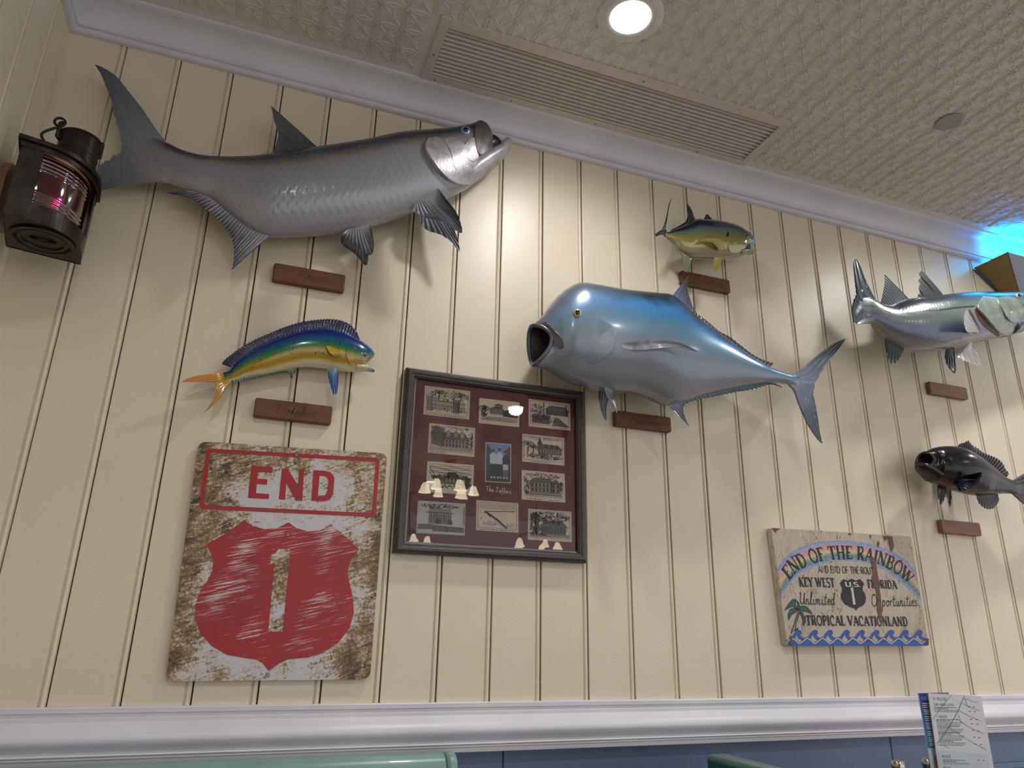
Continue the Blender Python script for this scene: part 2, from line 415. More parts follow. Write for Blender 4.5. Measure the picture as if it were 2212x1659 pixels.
def fin_mat(name, c_root, c_edge, rough=.32, metal=.2, coat=.6, axis=1, streak=.35, rays=20):
    t = NT(name); uv = t.n('ShaderNodeUVMap').outputs[0]; sp = t.n('ShaderNodeSeparateXYZ'); t.l(uv, sp.inputs[0])
    co = t.coord('Object'); f = t.math('ADD', sp.outputs[axis], t.math('MULTIPLY', t.math('SUBTRACT', t.noise(co, 22, 3), .5), streak))
    t.set(t.ramp(f, [(.05, c_root), (.55, tuple((a+b)/2 for a, b in zip(c_root, c_edge))), (.95, c_edge)]), rough, metal, coat)
    rv_ = t.math('ADD', t.math('MULTIPLY', sp.outputs[1-axis], rays*2*PI), t.math('MULTIPLY', t.noise(co, 30, 2), .8))
    st_l = t.math('MULTIPLY', t.ramp(t.math('SINE', rv_), [(.55, (0, 0, 0, 1)), (.95, (1, 1, 1, 1))]), t.ramp(sp.outputs[axis], [(.08, (0, 0, 0, 1)), (.4, (1, 1, 1, 1))]))
    src = t.b.inputs['Base Color'].links[0].from_socket
    t.l(t.mix(t.math('MULTIPLY', st_l, .34), src, lin(tuple(v*.55 for v in c_edge))), t.b.inputs['Base Color'])
    t.bump(t.noise(co, 120, 2), .15, .001); return t.m
class Fish:
    def __init__(s, name, label, px, Y):
        s.Y = Y; p = U(px[0], px[1], 0); s.root = thing(name, label, 'fish mount', (p.x, 0, p.z)); s.bvh = None
    def body(s, st, mat, nu=90, nv=36, relief=None, e=.92, cavity=None):
        R = []
        for q in st:
            T = U(q[0], q[1], q[4]); B = U(q[2], q[3], q[4]); R.append([*T, *B, q[5], q[6] if len(q) > 6 else 0])
        R = np.array(R); R = crom_w(R, nu)
        T = R[:, 0:3]; B = R[:, 3:6]; ht = np.maximum(R[:, 6], .0008); rake = R[:, 7]
        c = (T+B)/2; a = (T-B)/2
        tang = np.gradient(c, axis=0); tang /= np.linalg.norm(tang, axis=1)[:, None]
        th = np.linspace(0, 2*PI, nv, endpoint=False)
        cs, sn = np.cos(th), np.sin(th); sw = np.sign(sn)*np.abs(sn)**e
        V = c[:, None]+cs[None, :, None]*a[:, None]+(sw[None, :]*ht[:, None])[:, :, None]*np.array([0, -1, 0])[None, None]+(np.maximum(sw, 0)[None, :]**2*rake[:, None])[:, :, None]*tang[:, None]
        uu = np.linspace(0, 1, nu)[:, None]*np.ones(nv)[None]; vv = np.ones(nu)[:, None]*((1+cs)/2)[None]
        if relief is not None:
            N = np.cross(np.gradient(V, axis=0), np.roll(V, -1, 1)-np.roll(V, 1, 1)); N /= np.linalg.norm(N, axis=2)[:, :, None]+1e-9
            out = V-c[:, None]; sg = np.sign((N*out).sum(2)); V = V+N*(sg*relief(uu, vv, th[None]))[:, :, None]
        vs_ = V.reshape(-1, 3); uv = np.stack([uu, vv], 2).reshape(-1, 2)
        i, j = np.meshgrid(np.arange(nu-1), np.arange(nv), indexing='ij')
        F = np.stack([i*nv+j, i*nv+(j+1) % nv, (i+1)*nv+(j+1) % nv, (i+1)*nv+j], 2).reshape(-1, 4).tolist()
        vs_ = vs_.tolist(); uv = uv.tolist(); mi = [0]*len(F)
        if cavity:      # open mouth: walls turn inward and end deep inside
            n0 = 0; base = [0*nv+k for k in range(nv)]; ctr = c[0]
            for (sc, dp) in cavity:
                idx = len(vs_)
                for k in range(nv):
                    p = ctr+(np.array(V[0, k])-ctr)*sc+tang[0]*dp; vs_.append(p.tolist()); uv.append([0, .5])
                for k in range(nv): F.append([base[k], idx+k, idx+(k+1) % nv, base[(k+1) % nv]]); mi.append(1)
                base = [idx+k for k in range(nv)]
            F.append(base[::-1]); mi.append(1)
        else:
            F.append(list(range(nv))[::-1]); mi.append(0)
        F.append([(nu-1)*nv+k for k in range(nv)]); mi.append(0)
        mats = mat if isinstance(mat, list) else [mat]
        o = mesh('body', vs_, F, mats, s.root, True, uv, mi if len(mats) > 1 else None)
        s.bvh = BVHTree.FromPolygons([Vector(p) for p in vs_], F); s.b = o; s.c = c; s.pv = np.array(vs_[:nu*nv]); s.puv = np.array(uv[:nu*nv]); return o
    def hit(s, x, y):
        d = ray(x, y); h = s.bvh.ray_cast(CAM, d)
        if h[0] is None:
            h = s.bvh.find_nearest(U(x, y, s.Y))
        n = h[1]
        if n.dot(d) > 0: n = -n
        return h[0], n
    def S(s, x, y, off=0):
        p, n = s.hit(x, y); return (x, y, p.y-off)
    def fin(s, name, A, B, mat, nr=16, along=False, amp=.0011, th=.0022, n=56, m=9, jag=0, label=None, parent=None):
        def w3(L): return np.array([list(U(q[0], q[1], q[2] if len(q) > 2 else s.Y)) for q in L])
        a = crom(w3(A), n); b = crom(w3(B), n)
        if jag:
            ph = np.abs(np.sin(np.linspace(0, PI*nr, n)))[:, None]; b = b+(a-b)*jag*(1-ph)
        return s.sheet(name, [(a, b)], mat, nr, along, amp, th, m, label, parent)
    def sheet(s, name, pairs, mat, nr, along, amp, th, m, label=None, parent=None):
        VS = []; FS = []; UVS = []
        for (a, b) in pairs:
            n = len(a); t = np.linspace(0, 1, m)
            P = a[:, None]*(1-t)[None, :, None]+b[:, None]*t[None, :, None]
            N = np.cross(np.gradient(P, axis=0), np.gradient(P, axis=1)); N = N/(np.linalg.norm(N, axis=2)[:, :, None]+1e-9)
            nm = np.nanmean(N.reshape(-1, 3), axis=0); nm /= np.linalg.norm(nm)+1e-9
            if nm[1] > 0: nm = -nm
            ss = np.linspace(0, 1, n)[:, None]*np.ones(m)[None]; tt = np.ones(n)[:, None]*t[None]
            q = tt if along else ss
            rid = amp*np.cos(2*PI*nr*q)*(np.sin(PI*np.clip(tt, .02, 1)*.9)**.6 if not along else np.sin(PI*ss)**.5)
            tk = th*(1-.8*tt) if not along else th*(1-.75*ss)
            f_ = P+nm[None, None]*(tk*.5+rid)[:, :, None]; bk = P-nm[None, None]*(tk*.5-rid)[:, :, None]
            o0 = len(VS); VS += f_.reshape(-1, 3).tolist()+bk.reshape(-1, 3).tolist(); UVS += np.stack([ss, tt], 2).reshape(-1, 2).tolist()*2
            k = n*m
            for i in range(n-1):
                for j in range(m-1):
                    A0 = o0+i*m+j; FS.append([A0, A0+1, A0+m+1, A0+m]); FS.append([A0+k, A0+k+m, A0+k+m+1, A0+k+1])
            for i in range(n-1):
                for j in (0, m-1):
                    A0 = o0+i*m+j; FS.append([A0, A0+m, A0+m+k, A0+k] if j == 0 else [A0, A0+k, A0+m+k, A0+m])
            for j in range(m-1):
                for i in (0, n-1):
                    A0 = o0+i*m+j; FS.append([A0, A0+k, A0+k+1, A0+1] if i == 0 else [A0, A0+1, A0+k+1, A0+k])
        o = mesh(name, VS, FS, mat, parent or s.root, True, UVS, auto=50)
        if label: o['label'] = label
        return o
    def tail(s, up, lo, mat, nr=10, amp=.0012, th=.005, label=None):
        def w3(L): return crom(np.array([list(U(q[0], q[1], q[2] if len(q) > 2 else s.Y)) for q in L]), 60)
        rg = np.random.RandomState(5)
        def rag(a, b):
            q = np.repeat(rg.uniform(0, 1, 30), 2)[:, None]; e = np.sin(np.linspace(0, PI, 60))[:, None]; e[:22] = 0
            return b+(a-b)*.05*q*e
        ua, ub, la, lb = w3(up[0]), w3(up[1]), w3(lo[0]), w3(lo[1])
        return s.sheet('tail_fin', [(ua, rag(ua, ub)), (la, rag(la, lb))], mat, nr, True, amp, th, 13, label)
    def loft(s, name, st, mat, nu=28, nv=20, label=None, e=.95, parent=None):
        R = crom_w(np.array([[*U(q[0], q[1], q[4]), *U(q[2], q[3], q[4]), q[5], 0] for q in st]), nu)
        T = R[:, 0:3]; B = R[:, 3:6]; c = (T+B)/2; a = (T-B)/2; th = np.linspace(0, 2*PI, nv, endpoint=False)
        sw = np.sign(np.sin(th))*np.abs(np.sin(th))**e
        V = c[:, None]+np.cos(th)[None, :, None]*a[:, None]+(sw[None]*np.maximum(R[:, 6], .0005)[:, None])[:, :, None]*np.array([0, -1, 0])
        i, j = np.meshgrid(np.arange(nu-1), np.arange(nv), indexing='ij')
        F = np.stack([i*nv+j, i*nv+(j+1) % nv, (i+1)*nv+(j+1) % nv, (i+1)*nv+j], 2).reshape(-1, 4).tolist()
        F += [list(range(nv))[::-1], [(nu-1)*nv+k for k in range(nv)]]
        uv = np.stack([np.linspace(0, 1, nu)[:, None]*np.ones(nv)[None], np.ones(nu)[:, None]*((1+np.cos(th))/2)[None]], 2).reshape(-1, 2)
        o = mesh(name, V.reshape(-1, 3).tolist(), F, mat, parent or s.root, True, uv.tolist())
        if label: o['label'] = label
        return o
    def patch(s, name, outline, mat, n=64, label=None, blend=-.003, rs=(1, .985, .95, .85, .7, .5, .25), parent=None):
        """raised plate following the body; outline (x, y, height) in picture position, dropped on the body surface"""
        P = crom(np.array(list(outline)+[outline[0]], float), n+1)[:-1]; ctr = P.mean(0); hm = P[:, 2].mean()
        V = []; UV = []
        for r in rs:
            for p in P:
                q = ctr[:2]+(p[:2]-ctr[:2])*r; h, nn = s.hit(*q)
                ht = blend if r == 1 else (p[2]*(r)+hm*(1-r))
                V.append(h+nn*ht); UV.append(tuple(s.puv[np.argmin(((s.pv-np.array(h))**2).sum(1))]))
        h, nn = s.hit(*ctr[:2]); V.append(h+nn*hm); UV.append(tuple(s.puv[np.argmin(((s.pv-np.array(h))**2).sum(1))])); k = len(rs); F = []
        for i in range(k-1):
            for j in range(n): F.append((i*n+j, i*n+(j+1) % n, (i+1)*n+(j+1) % n, (i+1)*n+j))
        for j in range(n): F.append(((k-1)*n+j, (k-1)*n+(j+1) % n, len(V)-1))
        o = mesh(name, V, F, mat, parent or s.root, True, UV)
        if label: o['label'] = label
        return o
    def eye(s, x, y, rpx, iris, pupil=.55, bulge=.5):
        p, n = s.hit(x, y); dist = (p-CAM).length; r = rpx*dist/FPX*.98
        n = (n+Vector((-.1, -.9, -.35))).normalized(); rot = n.to_track_quat('Z', 'Y').to_matrix(); mt = plain('eye_iris', iris, .08, .2, 1)
        def dome(rad, h, off, name, mat, par):
            v = []; f = []; nn_ = 24; kk = 6
            for i in range(kk+1):
                a = PI/2*i/kk
                for j in range(nn_): v.append(p+rot@Vector((rad*math.sin(a)*math.cos(2*PI*j/nn_), rad*math.sin(a)*math.sin(2*PI*j/nn_), h*math.cos(a)+off)))
            for i in range(kk):
                for j in range(nn_): f.append((i*nn_+j, i*nn_+(j+1) % nn_, (i+1)*nn_+(j+1) % nn_, (i+1)*nn_+j))
            return mesh(name, v, f, mat, par, True)
        e = dome(r, r*bulge, -.0006, 'eye', mt, s.root); dome(r*pupil, r*.22, r*bulge*.82, 'pupil', M['pupil'], e); return e
    def peg(s, x, y, r=.012):
        p = U(x, y, s.Y); MB().tube([(p.x, s.Y+.01, p.z), (p.x, .004, p.z)], r, 12).build('mounting_peg', M['steel'], s.root)
def crom_w(R, n):
    """resample stations evenly along the centre line, smooth"""
    c = (R[:, 0:3]+R[:, 3:6])/2; d = np.r_[0, np.cumsum(np.linalg.norm(np.diff(c, axis=0), axis=1)+1e-4)]
    Q = np.vstack([2*R[0]-R[1], R, 2*R[-1]-R[-2]]); q = np.linspace(0, d[-1], n); out = []
    for x in q:
        i = min(max(np.searchsorted(d, x, 'right')-1, 0), len(R)-2); t = (x-d[i])/(d[i+1]-d[i])
        # finite-difference tangents for uneven spacing
        def tan(k):
            a = max(k-1, 0); b = min(k+1, len(R)-1); return (R[b]-R[a])/(d[b]-d[a])
        h = d[i+1]-d[i]; m0 = tan(i)*h; m1 = tan(i+1)*h; p1, p2 = R[i], R[i+1]
        out.append((2*t**3-3*t**2+1)*p1+(t**3-2*t**2+t)*m0+(-2*t**3+3*t**2)*p2+(t**3-t**2)*m1)
    return np.array(out)
def scale_relief(nu_, nv_, amp, u0=.2, u1=.98, v0=.0, v1=1.0):
    def f(u, v, th):
        # overlapping rounded scales in staggered rows, free edge toward the tail
        ang = np.abs(((th+PI) % (2*PI))-PI)/PI*np.ones_like(u)
        row = ang*nv_; ri = np.floor(row); fr_ = row-ri
        bul = .45*np.sqrt(np.clip(1-(2*fr_-1)**2, 0, 1)); x = u*nu_+.5*(ri % 2)-bul
        ph = x-np.floor(x); m = np.clip((u-u0)/.06, 0, 1)*np.clip((u1-u)/.08, 0, 1)
        return amp*(ph-.5)*m
    return f
M['pupil'] = plain('pupil_black', (6, 6, 8), .05, 0, 1)
M['mouth'] = plain('mouth_lining_dark', (46, 26, 20), .5)
M['mouth_black'] = plain('mouth_black', (16, 14, 15), .35)

# ------------------------------------------------------------------ tarpon
M['tarpon'] = fish_mat('tarpon_skin', [(0, (158, 158, 164)), (.30, (140, 141, 149)), (.60, (136, 137, 146)), (.70, (130, 129, 126)), (.77, (100, 98, 88)), (.815, (66, 74, 84)), (.86, (30, 40, 54)), (1, (18, 24, 34))], .30, .12, .35,
                       scales=(46, 24, (140, 140, 148), .12), tailc=(.915, .965, (128, 130, 136)), mott=.05, grain=40)
def m_plate(name, c, rough=.38, metal=.35, coat=.25, sc=(160, 160, 40)):
    t = NT(name); co = t.coord('Object'); n1 = t.noise(t.coord('Object', sc), 1, 4, .6, .8); n2 = t.noise(co, 30, 4)
    t.set(t.ramp(n2, [(.3, tuple(v*.82 for v in c)), (.7, tuple(min(255, v*1.06) for v in c))]), t.ramp(n1, [(.3, (rough*.8,)*3+(1,)), (.7, (rough*1.25,)*3+(1,))]), metal, coat); t.bump(t.math('ADD', n1, t.math('MULTIPLY', n2, 1.5)), .35, .0018); return t.m
M['tarpon_plate'] = m_plate('tarpon_silver_plate', (172, 169, 170))
M['tarpon_fin'] = fin_mat('tarpon_fin', (150, 152, 160), (62, 66, 74))
M['tarpon_fin2'] = fin_mat('tarpon_far_fin', (128, 128, 132), (58, 62, 66))
M['tarpon_tail'] = fin_mat('tarpon_tail', (132, 134, 140), (80, 92, 112), axis=0, rays=26)
M['tarpon_dorsal'] = fin_mat('tarpon_dorsal', (58, 68, 80), (92, 96, 102))
M['tarpon_head'] = m_plate('tarpon_snout', (104, 99, 96), .36, .3, .3)
Y = -.082
t = Fish('tarpon_mount', 'large silver mounted tarpon with upturned jaw above the tarpon plaque', (700, 400), Y)
t.body([(1062, 287, 1063, 318, Y, .012), (1055, 277, 1056, 350, Y, .030), (1046, 267, 1043, 379, Y, .040), (1034, 263, 1025, 394, Y, .047), (1021, 269, 1003, 409, Y, .053), (997, 275.5, 975, 423, Y, .060), (963, 281.5, 940, 438, Y, .066),
        (930, 284.5, 905, 452, Y, .069), (863, 291, 841, 475, Y, .072), (796, 305, 785, 490, Y, .074), (745, 314, 735, 499, Y, .074), (690, 322, 680, 506, Y, .072), (640, 330, 625, 509, Y, .068), (590, 336, 572, 507, Y, .062),
        (545, 340.5, 530, 487, Y, .053), (506, 342, 490, 455, Y, .045), (470, 341, 455, 428, Y, .037), (430, 336, 420, 414, Y, .029), (395, 326, 390, 404, Y+.004, .023), (365, 311, 365, 396, Y+.008, .0165), (350, 304, 348, 393, Y+.010, .0130), (335, 297, 335, 391, Y+.012, .0100), (318, 298, 318, 386, Y+.013, .0072), (300, 310, 300, 372, Y+.014, .0046), (282, 326, 282, 352, Y+.015, .0010)],
       M['tarpon'], 420, 150, scale_relief(46, 20, .0008, .24, .97))
t.tail([[(357, 304, Y+.01), (340.7, 285.7, Y+.012), (310.5, 240.5, Y+.018), (280, 201, Y+.022), (250, 165, Y+.022), (223, 147, Y+.02), (205, 139.6, Y+.02)],
        [(325, 345, Y+.01), (296, 332, Y+.013), (265, 311, Y+.018), (261, 298, Y+.02), (247, 252.6, Y+.022), (238, 213, Y+.022), (220, 165, Y+.02), (206, 141, Y+.02)]],
       [[(352, 394, Y+.01), (328, 394, Y+.012), (280, 399, Y+.018), (234, 408, Y+.022), (195, 418, Y+.022)],
        [(325, 345, Y+.01), (296, 332, Y+.013), (265, 314, Y+.018), (259, 327, Y+.02), (236, 343, Y+.022), (214, 359, Y+.022), (195, 416, Y+.022)]], M['tarpon_tail'], 18, .0010, .007)
t.fin('dorsal_fin', [(694, 326), (670, 329), (640, 334), (612, 340), (588, 342)], [(584, 227), (592, 262), (601, 289), (596, 312), (588, 332)], M['tarpon_dorsal'], 17, jag=.03)
t.fin('anal_fin', [(585, 508), (560, 497), (530, 478), (491, 445), (455, 424), (428, 414), (405, 412)], [(500, 584), (505, 557), (503, 524), (488, 493.7), (461, 466.6), (425, 436), (401, 426), (359, 416.8)], M['tarpon_fin'], 30, amp=.0014, n=110, jag=.02)
t.fin('pelvic_fin', [(752, 496, -.12), (776, 490, -.128), (800, 484, -.13)], [(738, 506.6, -.135), (758, 527, -.145), (782.7, 541, -.15), (801.7, 550.7, -.15), (808, 530, -.145), (804, 500, -.135)], M['tarpon_fin'], 13, amp=.0013)
t.fin('pelvic_fin', [(750, 500, -.06), (775, 500, -.06), (797, 500, -.06)], [(736, 511, -.05), (740, 529, -.045), (765, 547, -.04), (790, 573.5, -.04), (796, 551, -.045), (797, 520, -.05)], M['tarpon_fin2'], 13)
t.fin('pectoral_fin', [t.S(897, 440), t.S(920, 424), t.S(947, 408)], [(891, 455, -.150), (918.8, 470, -.160), (952, 478, -.165), (981, 495.4, -.165), (998, 503, -.165), (994.6, 479.8, -.162), (983.5, 455, -.160), (963, 430, -.152)], M['tarpon_fin'], 16, amp=.0015, th=.0035)
t.fin('pectoral_fin', [(908, 455, -.06), (935, 450, -.06), (960, 440, -.06)], [(906, 474, -.07), (921, 496, -.072), (952, 507, -.075), (974.5, 522, -.08), (992.8, 543, -.08), (988, 515, -.078), (979, 490, -.075), (968, 455, -.07)], M['tarpon_fin'], 14, amp=.0014)
gp = t.patch('gill_plate', [(925, 297, .001), (917, 312, .009), (918.5, 330, .012), (932, 353, .013), (948, 373, .013), (968, 390, .012), (990, 398, .011), (1014, 396.5, .009), (1036, 384, .003), (1042, 365, -.001), (1030, 345, .0), (1005, 325, .001), (985, 303, .001), (960, 292, -.001)], M['tarpon_plate'])
t.patch('cheek_plate', [(958, 300, .001), (972, 330, .005), (980, 368, .008), (992, 376, .008), (1020, 372, .004), (1030, 350, .002), (1014, 330, .003), (1000, 308, .002), (980, 296, .001)], M['tarpon_plate'])
t.patch('cheek_plate', [(1000, 318, .002), (1012, 302, .005), (1024, 300, .006), (1030, 318, .006), (1032, 340, .005), (1020, 350, .004), (1006, 340, .003)], M['tarpon_plate'])
t.patch('upper_jaw', [(1034, 264, .000), (1026, 275, .004), (1024, 298, .007), (1028, 325, .008), (1035, 337, .008), (1048, 330, .008), (1058, 318, .007), (1062, 300, .006), (1058, 283, .004), (1047, 270, .001)], M['tarpon_head'])
t.loft('lower_jaw', [(1008, 362, 1002, 406, Y, .040), (1030, 342, 1024, 393.5, Y, .044), (1048, 331, 1046, 378, Y, .042), (1062, 323, 1064, 363.5, Y, .038), (1077, 314, 1084, 347, Y, .032), (1088, 302, 1097, 331, Y, .024), (1097, 298, 1104, 317, Y, .016), (1103, 301, 1106, 310, Y, .006)], M['tarpon_plate'])
t.loft('mouth_lining', [(1052, 292, 1052, 335, Y, .026), (1066, 294, 1066, 328, Y, .024), (1078, 303, 1078, 322, Y, .016), (1084, 308, 1083, 318, Y, .006)], M['mouth_black'])
t.eye(1005.8, 283, 11.5, (124, 146, 166), .52)
t.peg(800, 400); t.peg(500, 400)

# ------------------------------------------------------------------ dolphin (mahi)
M['mahi'] = fish_mat('mahi_skin', [(.0, (226, 216, 190)), (.07, (222, 208, 160)), (.16, (172, 134, 4)), (.34, (158, 136, 4)), (.45, (70, 118, 36)), (.55, (0, 96, 82)), (.68, (0, 74, 120)), (.82, (4, 30, 112))], .18, .0, .5,
                    head=(.03, .16, (30, 90, 150), .35), spots=(44, 9, .15), mott=.10)
M['mahi_dorsal'] = fin_mat('mahi_dorsal', (2, 26, 90), (1, 4, 50), .2, .0, .35, rays=46)
M['mahi_tail'] = fin_mat('mahi_tail', (176, 136, 26), (206, 118, 52), .25, .1, .8, axis=0, streak=.2)
M['mahi_blue'] = fin_mat('mahi_blue_fin', (110, 150, 150), (14, 40, 150), .18, .1, .9, streak=.25)
M['mahi_yellow'] = fin_mat('mahi_yellow_fin', (190, 170, 40), (180, 150, 30), .2, .1, .8)
M['mahi_anal'] = fin_mat('mahi_anal', (140, 150, 60), (16, 62, 90), .2, .1, .8)
M['mahi_lip'] = fish_mat('mahi_jaw', [(0, (206, 200, 170)), (1, (196, 186, 130))], .2, 0, .5, tailc=(.55, .95, (24, 80, 110)))
Y = -.044
d = Fish('dolphin_fish_mount', 'blue, green and yellow dolphin fish with a tall blue back fin', (640, 770), Y)
d.body([(809.5, 765, 808, 770, Y, .003), (804, 756, 800, 780, Y, .013), (797, 749, 793, 788, Y, .019), (789, 743.5, 785, 798, Y, .024), (780, 738, 776, 802, Y, .028), (765, 730, 761, 802.5, Y, .031), (742, 720, 738, 801, Y, .034), (705, 714, 700, 795, Y, .036), (657, 716.5, 655, 792, Y, .036),
        (609, 728.5, 614, 799, Y, .033), (573, 743, 580, 807, Y, .029), (534, 765, 540, 813, Y, .022), (512, 781, 517, 818.5, Y, .014), (495, 801, 500, 822, Y, .008), (482, 805, 488, 824, Y, .004)], M['mahi'], 120, 44)
d.fin('dorsal_fin', [(778, 737), (742, 724), (705, 719), (657, 721), (609, 733), (573, 748), (534, 770), (498, 793)], [(775.5, 729), (770.5, 716.7), (758.5, 702), (741.6, 692.6), (717.5, 688), (693.4, 689), (657, 693.8), (621, 703.4), (585, 718), (548.8, 733.6), (515, 753), (483.7, 778), (479, 787)], M['mahi_dorsal'], 48, amp=.0007, n=260, jag=.10)
d.fin('anal_fin', [(645, 790), (628, 795), (597, 802), (549, 811), (505, 820)], [(641, 798), (629.5, 819), (626, 806), (597, 808), (549, 818.5), (512, 827), (504, 828)], M['mahi_anal'], 26, amp=.0006, n=120, jag=.12)
d.tail([[(492, 802, Y), (470, 805.5, Y), (440, 809.5, Y-.006), (411, 815.5, Y-.012), (392.5, 824.5, Y-.014)], [(492, 814, Y), (476, 824, Y), (459.6, 826, Y-.004), (440, 824.7, Y-.008), (411, 825, Y-.012), (393, 825.5, Y-.014)]],
       [[(501, 822, Y), (488.5, 839.7, Y-.003), (476, 859, Y-.006), (457, 878, Y-.008), (440, 892, Y-.008)], [(492, 814, Y), (478, 824, Y), (463, 828, Y-.002), (466.5, 838, Y-.004), (462, 859, Y-.006), (450, 880.6, Y-.008), (439.5, 892, Y-.008)]], M['mahi_tail'], 8, .0005, .004)
d.fin('pelvic_fin', [(709, 796, -.06), (720, 796, -.064), (731, 796, -.064)], [(708, 806, -.064), (711, 822, -.07), (719, 849, -.074), (727, 850, -.074), (731, 826, -.07), (731.5, 808, -.066)], M['mahi_blue'], 7, amp=.0008)
d.fin('pectoral_fin', [d.S(741, 757, .001), d.S(742, 762, .002), d.S(740, 767, .001)], [d.S(722, 748, .006), (705.5, 747, -.086), (709, 757, -.088), (714, 764, -.088), d.S(722, 770, .006)], M['mahi_yellow'], 8, amp=.0006, th=.002)
d.loft('lower_jaw', [(768, 786, 768, 802.5, Y, .022), (782, 788, 781, 802.5, Y, .020), (793, 789.5, 792, 802, Y, .014), (801, 794, 801, 803, Y, .009), (807, 798, 807, 804, Y, .005), (809, 801, 809, 803, Y, .001)], M['mahi_lip'])
d.patch('gill_cover', [(751, 748, .0005), (748, 760, .002), (750, 775, .003), (757, 788, .003), (768, 793, .001), (776, 785, .0), (776, 765, .0), (766, 750, .0)], M['mahi'])
d.eye(788.6, 766.6, 4.6, (190, 200, 190), .7); d.peg(660, 760); d.peg(730, 760)

# ------------------------------------------------------------------ pompano (large, facing left)
M['pomp'] = fish_mat('pompano_skin', [(0, (140, 142, 147)), (.20, (124, 131, 141)), (.40, (116, 132, 147)), (.53, (100, 136, 158)), (.64, (74, 130, 164)), (.74, (56, 126, 184)), (.83, (44, 84, 118)), (.90, (34, 46, 58))], .28, .15, .45,
                    head=(.05, .36, (132, 142, 156), .62), mott=.18, grain=24)
M['pomp_fin'] = fin_mat('pompano_fin', (112, 124, 146), (52, 60, 74))
M['pomp_tail'] = fin_mat('pompano_tail', (124, 138, 158), (40, 50, 66), axis=0, streak=.5)
M['pomp_pect'] = fin_mat('pompano_side_fin', (176, 178, 184), (112, 112, 116), .3, .3)
M['pomp_side'] = fin_mat('pompano_long_fin', (150, 156, 166), (104, 106, 112), .3, .2, .5, axis=0, rays=5)
M['pomp_lip'] = m_plate('pompano_lip', (92, 96, 104), .3, .25, .5)
Y = -.125
p = Fish('pompano_mount', 'big blue and silver pompano with a gaping round mouth facing left', (1440, 740), Y)
p.body([(1148, 704, 1155, 788, Y, .034, .046), (1158, 695, 1165, 793, Y, .045, .044), (1171, 682, 1180, 795, Y, .055, .034), (1189, 657.5, 1197, 803, Y, .066, .018), (1207, 637, 1217, 816, Y, .076, .006), (1228, 621, 1240, 826, Y, .084), (1250, 614, 1262, 833, Y, .090),
        (1290, 619.5, 1296, 842, Y, .095), (1328, 627, 1330, 845.5, Y, .097), (1372, 632.5, 1366, 848, Y, .097), (1412, 636, 1405, 859, Y, .094), (1444, 641, 1440, 874, Y, .089), (1480, 672, 1478, 867, Y, .080), (1519, 702, 1515, 855, Y, .068), (1559, 730, 1555, 845, Y, .055),
        (1599, 758, 1595, 837, Y, .042), (1638, 782, 1632, 830, Y, .030), (1660, 793, 1660, 827, Y+.004, .022), (1692, 805, 1690, 828, Y+.008, .016), (1712, 810, 1708, 832, Y+.010, .013), (1728, 812, 1724, 838, Y+.012, .006)],
       [M['pomp'], M['mouth']], 150, 64, None, .95, [(.93, .0015), (.86, .010), (.78, .040), (.55, .075), (.2, .095)])
# lip: rounded rim around the open mouth
ring = []
V0 = p.b.data.vertices; o0 = ORIG[p.root.name]
lip = MB(); pts = [Vector(V0[k].co)+o0 for k in range(64)]
ctr = sum(pts, Vector())/64
lip.tube([ctr+(q-ctr)*.985 for q in pts]+[ctr+(pts[0]-ctr)*.985], .0062, 10, 0, False).build('lips', M['pomp_lip'], p.root, True)
p.fin('dorsal_fin', [(1446, 646), (1468, 664), (1492, 684), (1519, 706), (1559, 735), (1599, 763), (1638, 786), (1657, 797)], [(1489, 593.3), (1486.5, 607.5), (1487.6, 630.4), (1495.6, 657.9), (1506, 675.5), (1532.6, 696.7), (1553.9, 715), (1575, 726), (1596, 741.8), (1622.8, 763), (1644, 775), (1672, 784.8)], M['pomp_fin'], 30, amp=.0010, n=220, jag=.12)
p.fin('anal_fin', [(1436, 868), (1456, 868), (1475, 862), (1510, 850), (1550, 842), (1590, 834), (1630, 826), (1662, 822)], [(1492, 926), (1485, 911.6), (1477, 890), (1479.6, 874.5), (1506, 863.9), (1548.6, 856), (1585.7, 848), (1630.8, 841), (1665, 831), (1691.8, 838)], M['pomp_fin'], 28, amp=.0010, n=220, jag=.12)
p.tail([[(1708, 809, Y+.01), (1731.6, 797.5, Y+.012), (1758, 773.7, Y+.016), (1784.7, 752, Y+.02), (1808.5, 737.8, Y+.022), (1826.6, 731.7, Y+.022)], [(1712, 822, Y+.01), (1735, 826, Y+.012), (1757, 828, Y+.014), (1771.4, 808, Y+.016), (1790, 781.6, Y+.02), (1813.8, 749.8, Y+.022), (1826, 733, Y+.022)]],
       [[(1704, 831, Y+.01), (1715.7, 845, Y+.01), (1726, 874.5, Y+.012), (1744.9, 917, Y+.014), (1766, 948.7, Y+.014), (1776, 958, Y+.014)], [(1712, 822, Y+.01), (1735, 826, Y+.012), (1757, 829, Y+.014), (1755.5, 850.6, Y+.014), (1760.8, 874.5, Y+.014), (1766, 906, Y+.014), (1770, 932.8, Y+.014), (1776, 957, Y+.014)]], M['pomp_tail'], 9, .0008, .010)
p.fin('pelvic_fin', [(1294, 838, -.10), (1305, 840, -.10), (1316, 843, -.10)], [(1292.5, 850, -.10), (1294, 866, -.10), (1301, 893.8, -.10), (1309, 907.5, -.10), (1310, 880, -.10), (1314.7, 860, -.10)], M['pomp_fin'], 5)
p.fin('pelvic_fin', [p.S(1305, 836), p.S(1316, 840), p.S(1327, 842)], [(1308, 850, -.175), (1319, 871, -.18), (1332, 891.5, -.185), (1333, 891, -.185), (1330.7, 875, -.183), (1329, 854, -.178)], M['pomp_pect'], 5, amp=.0008)
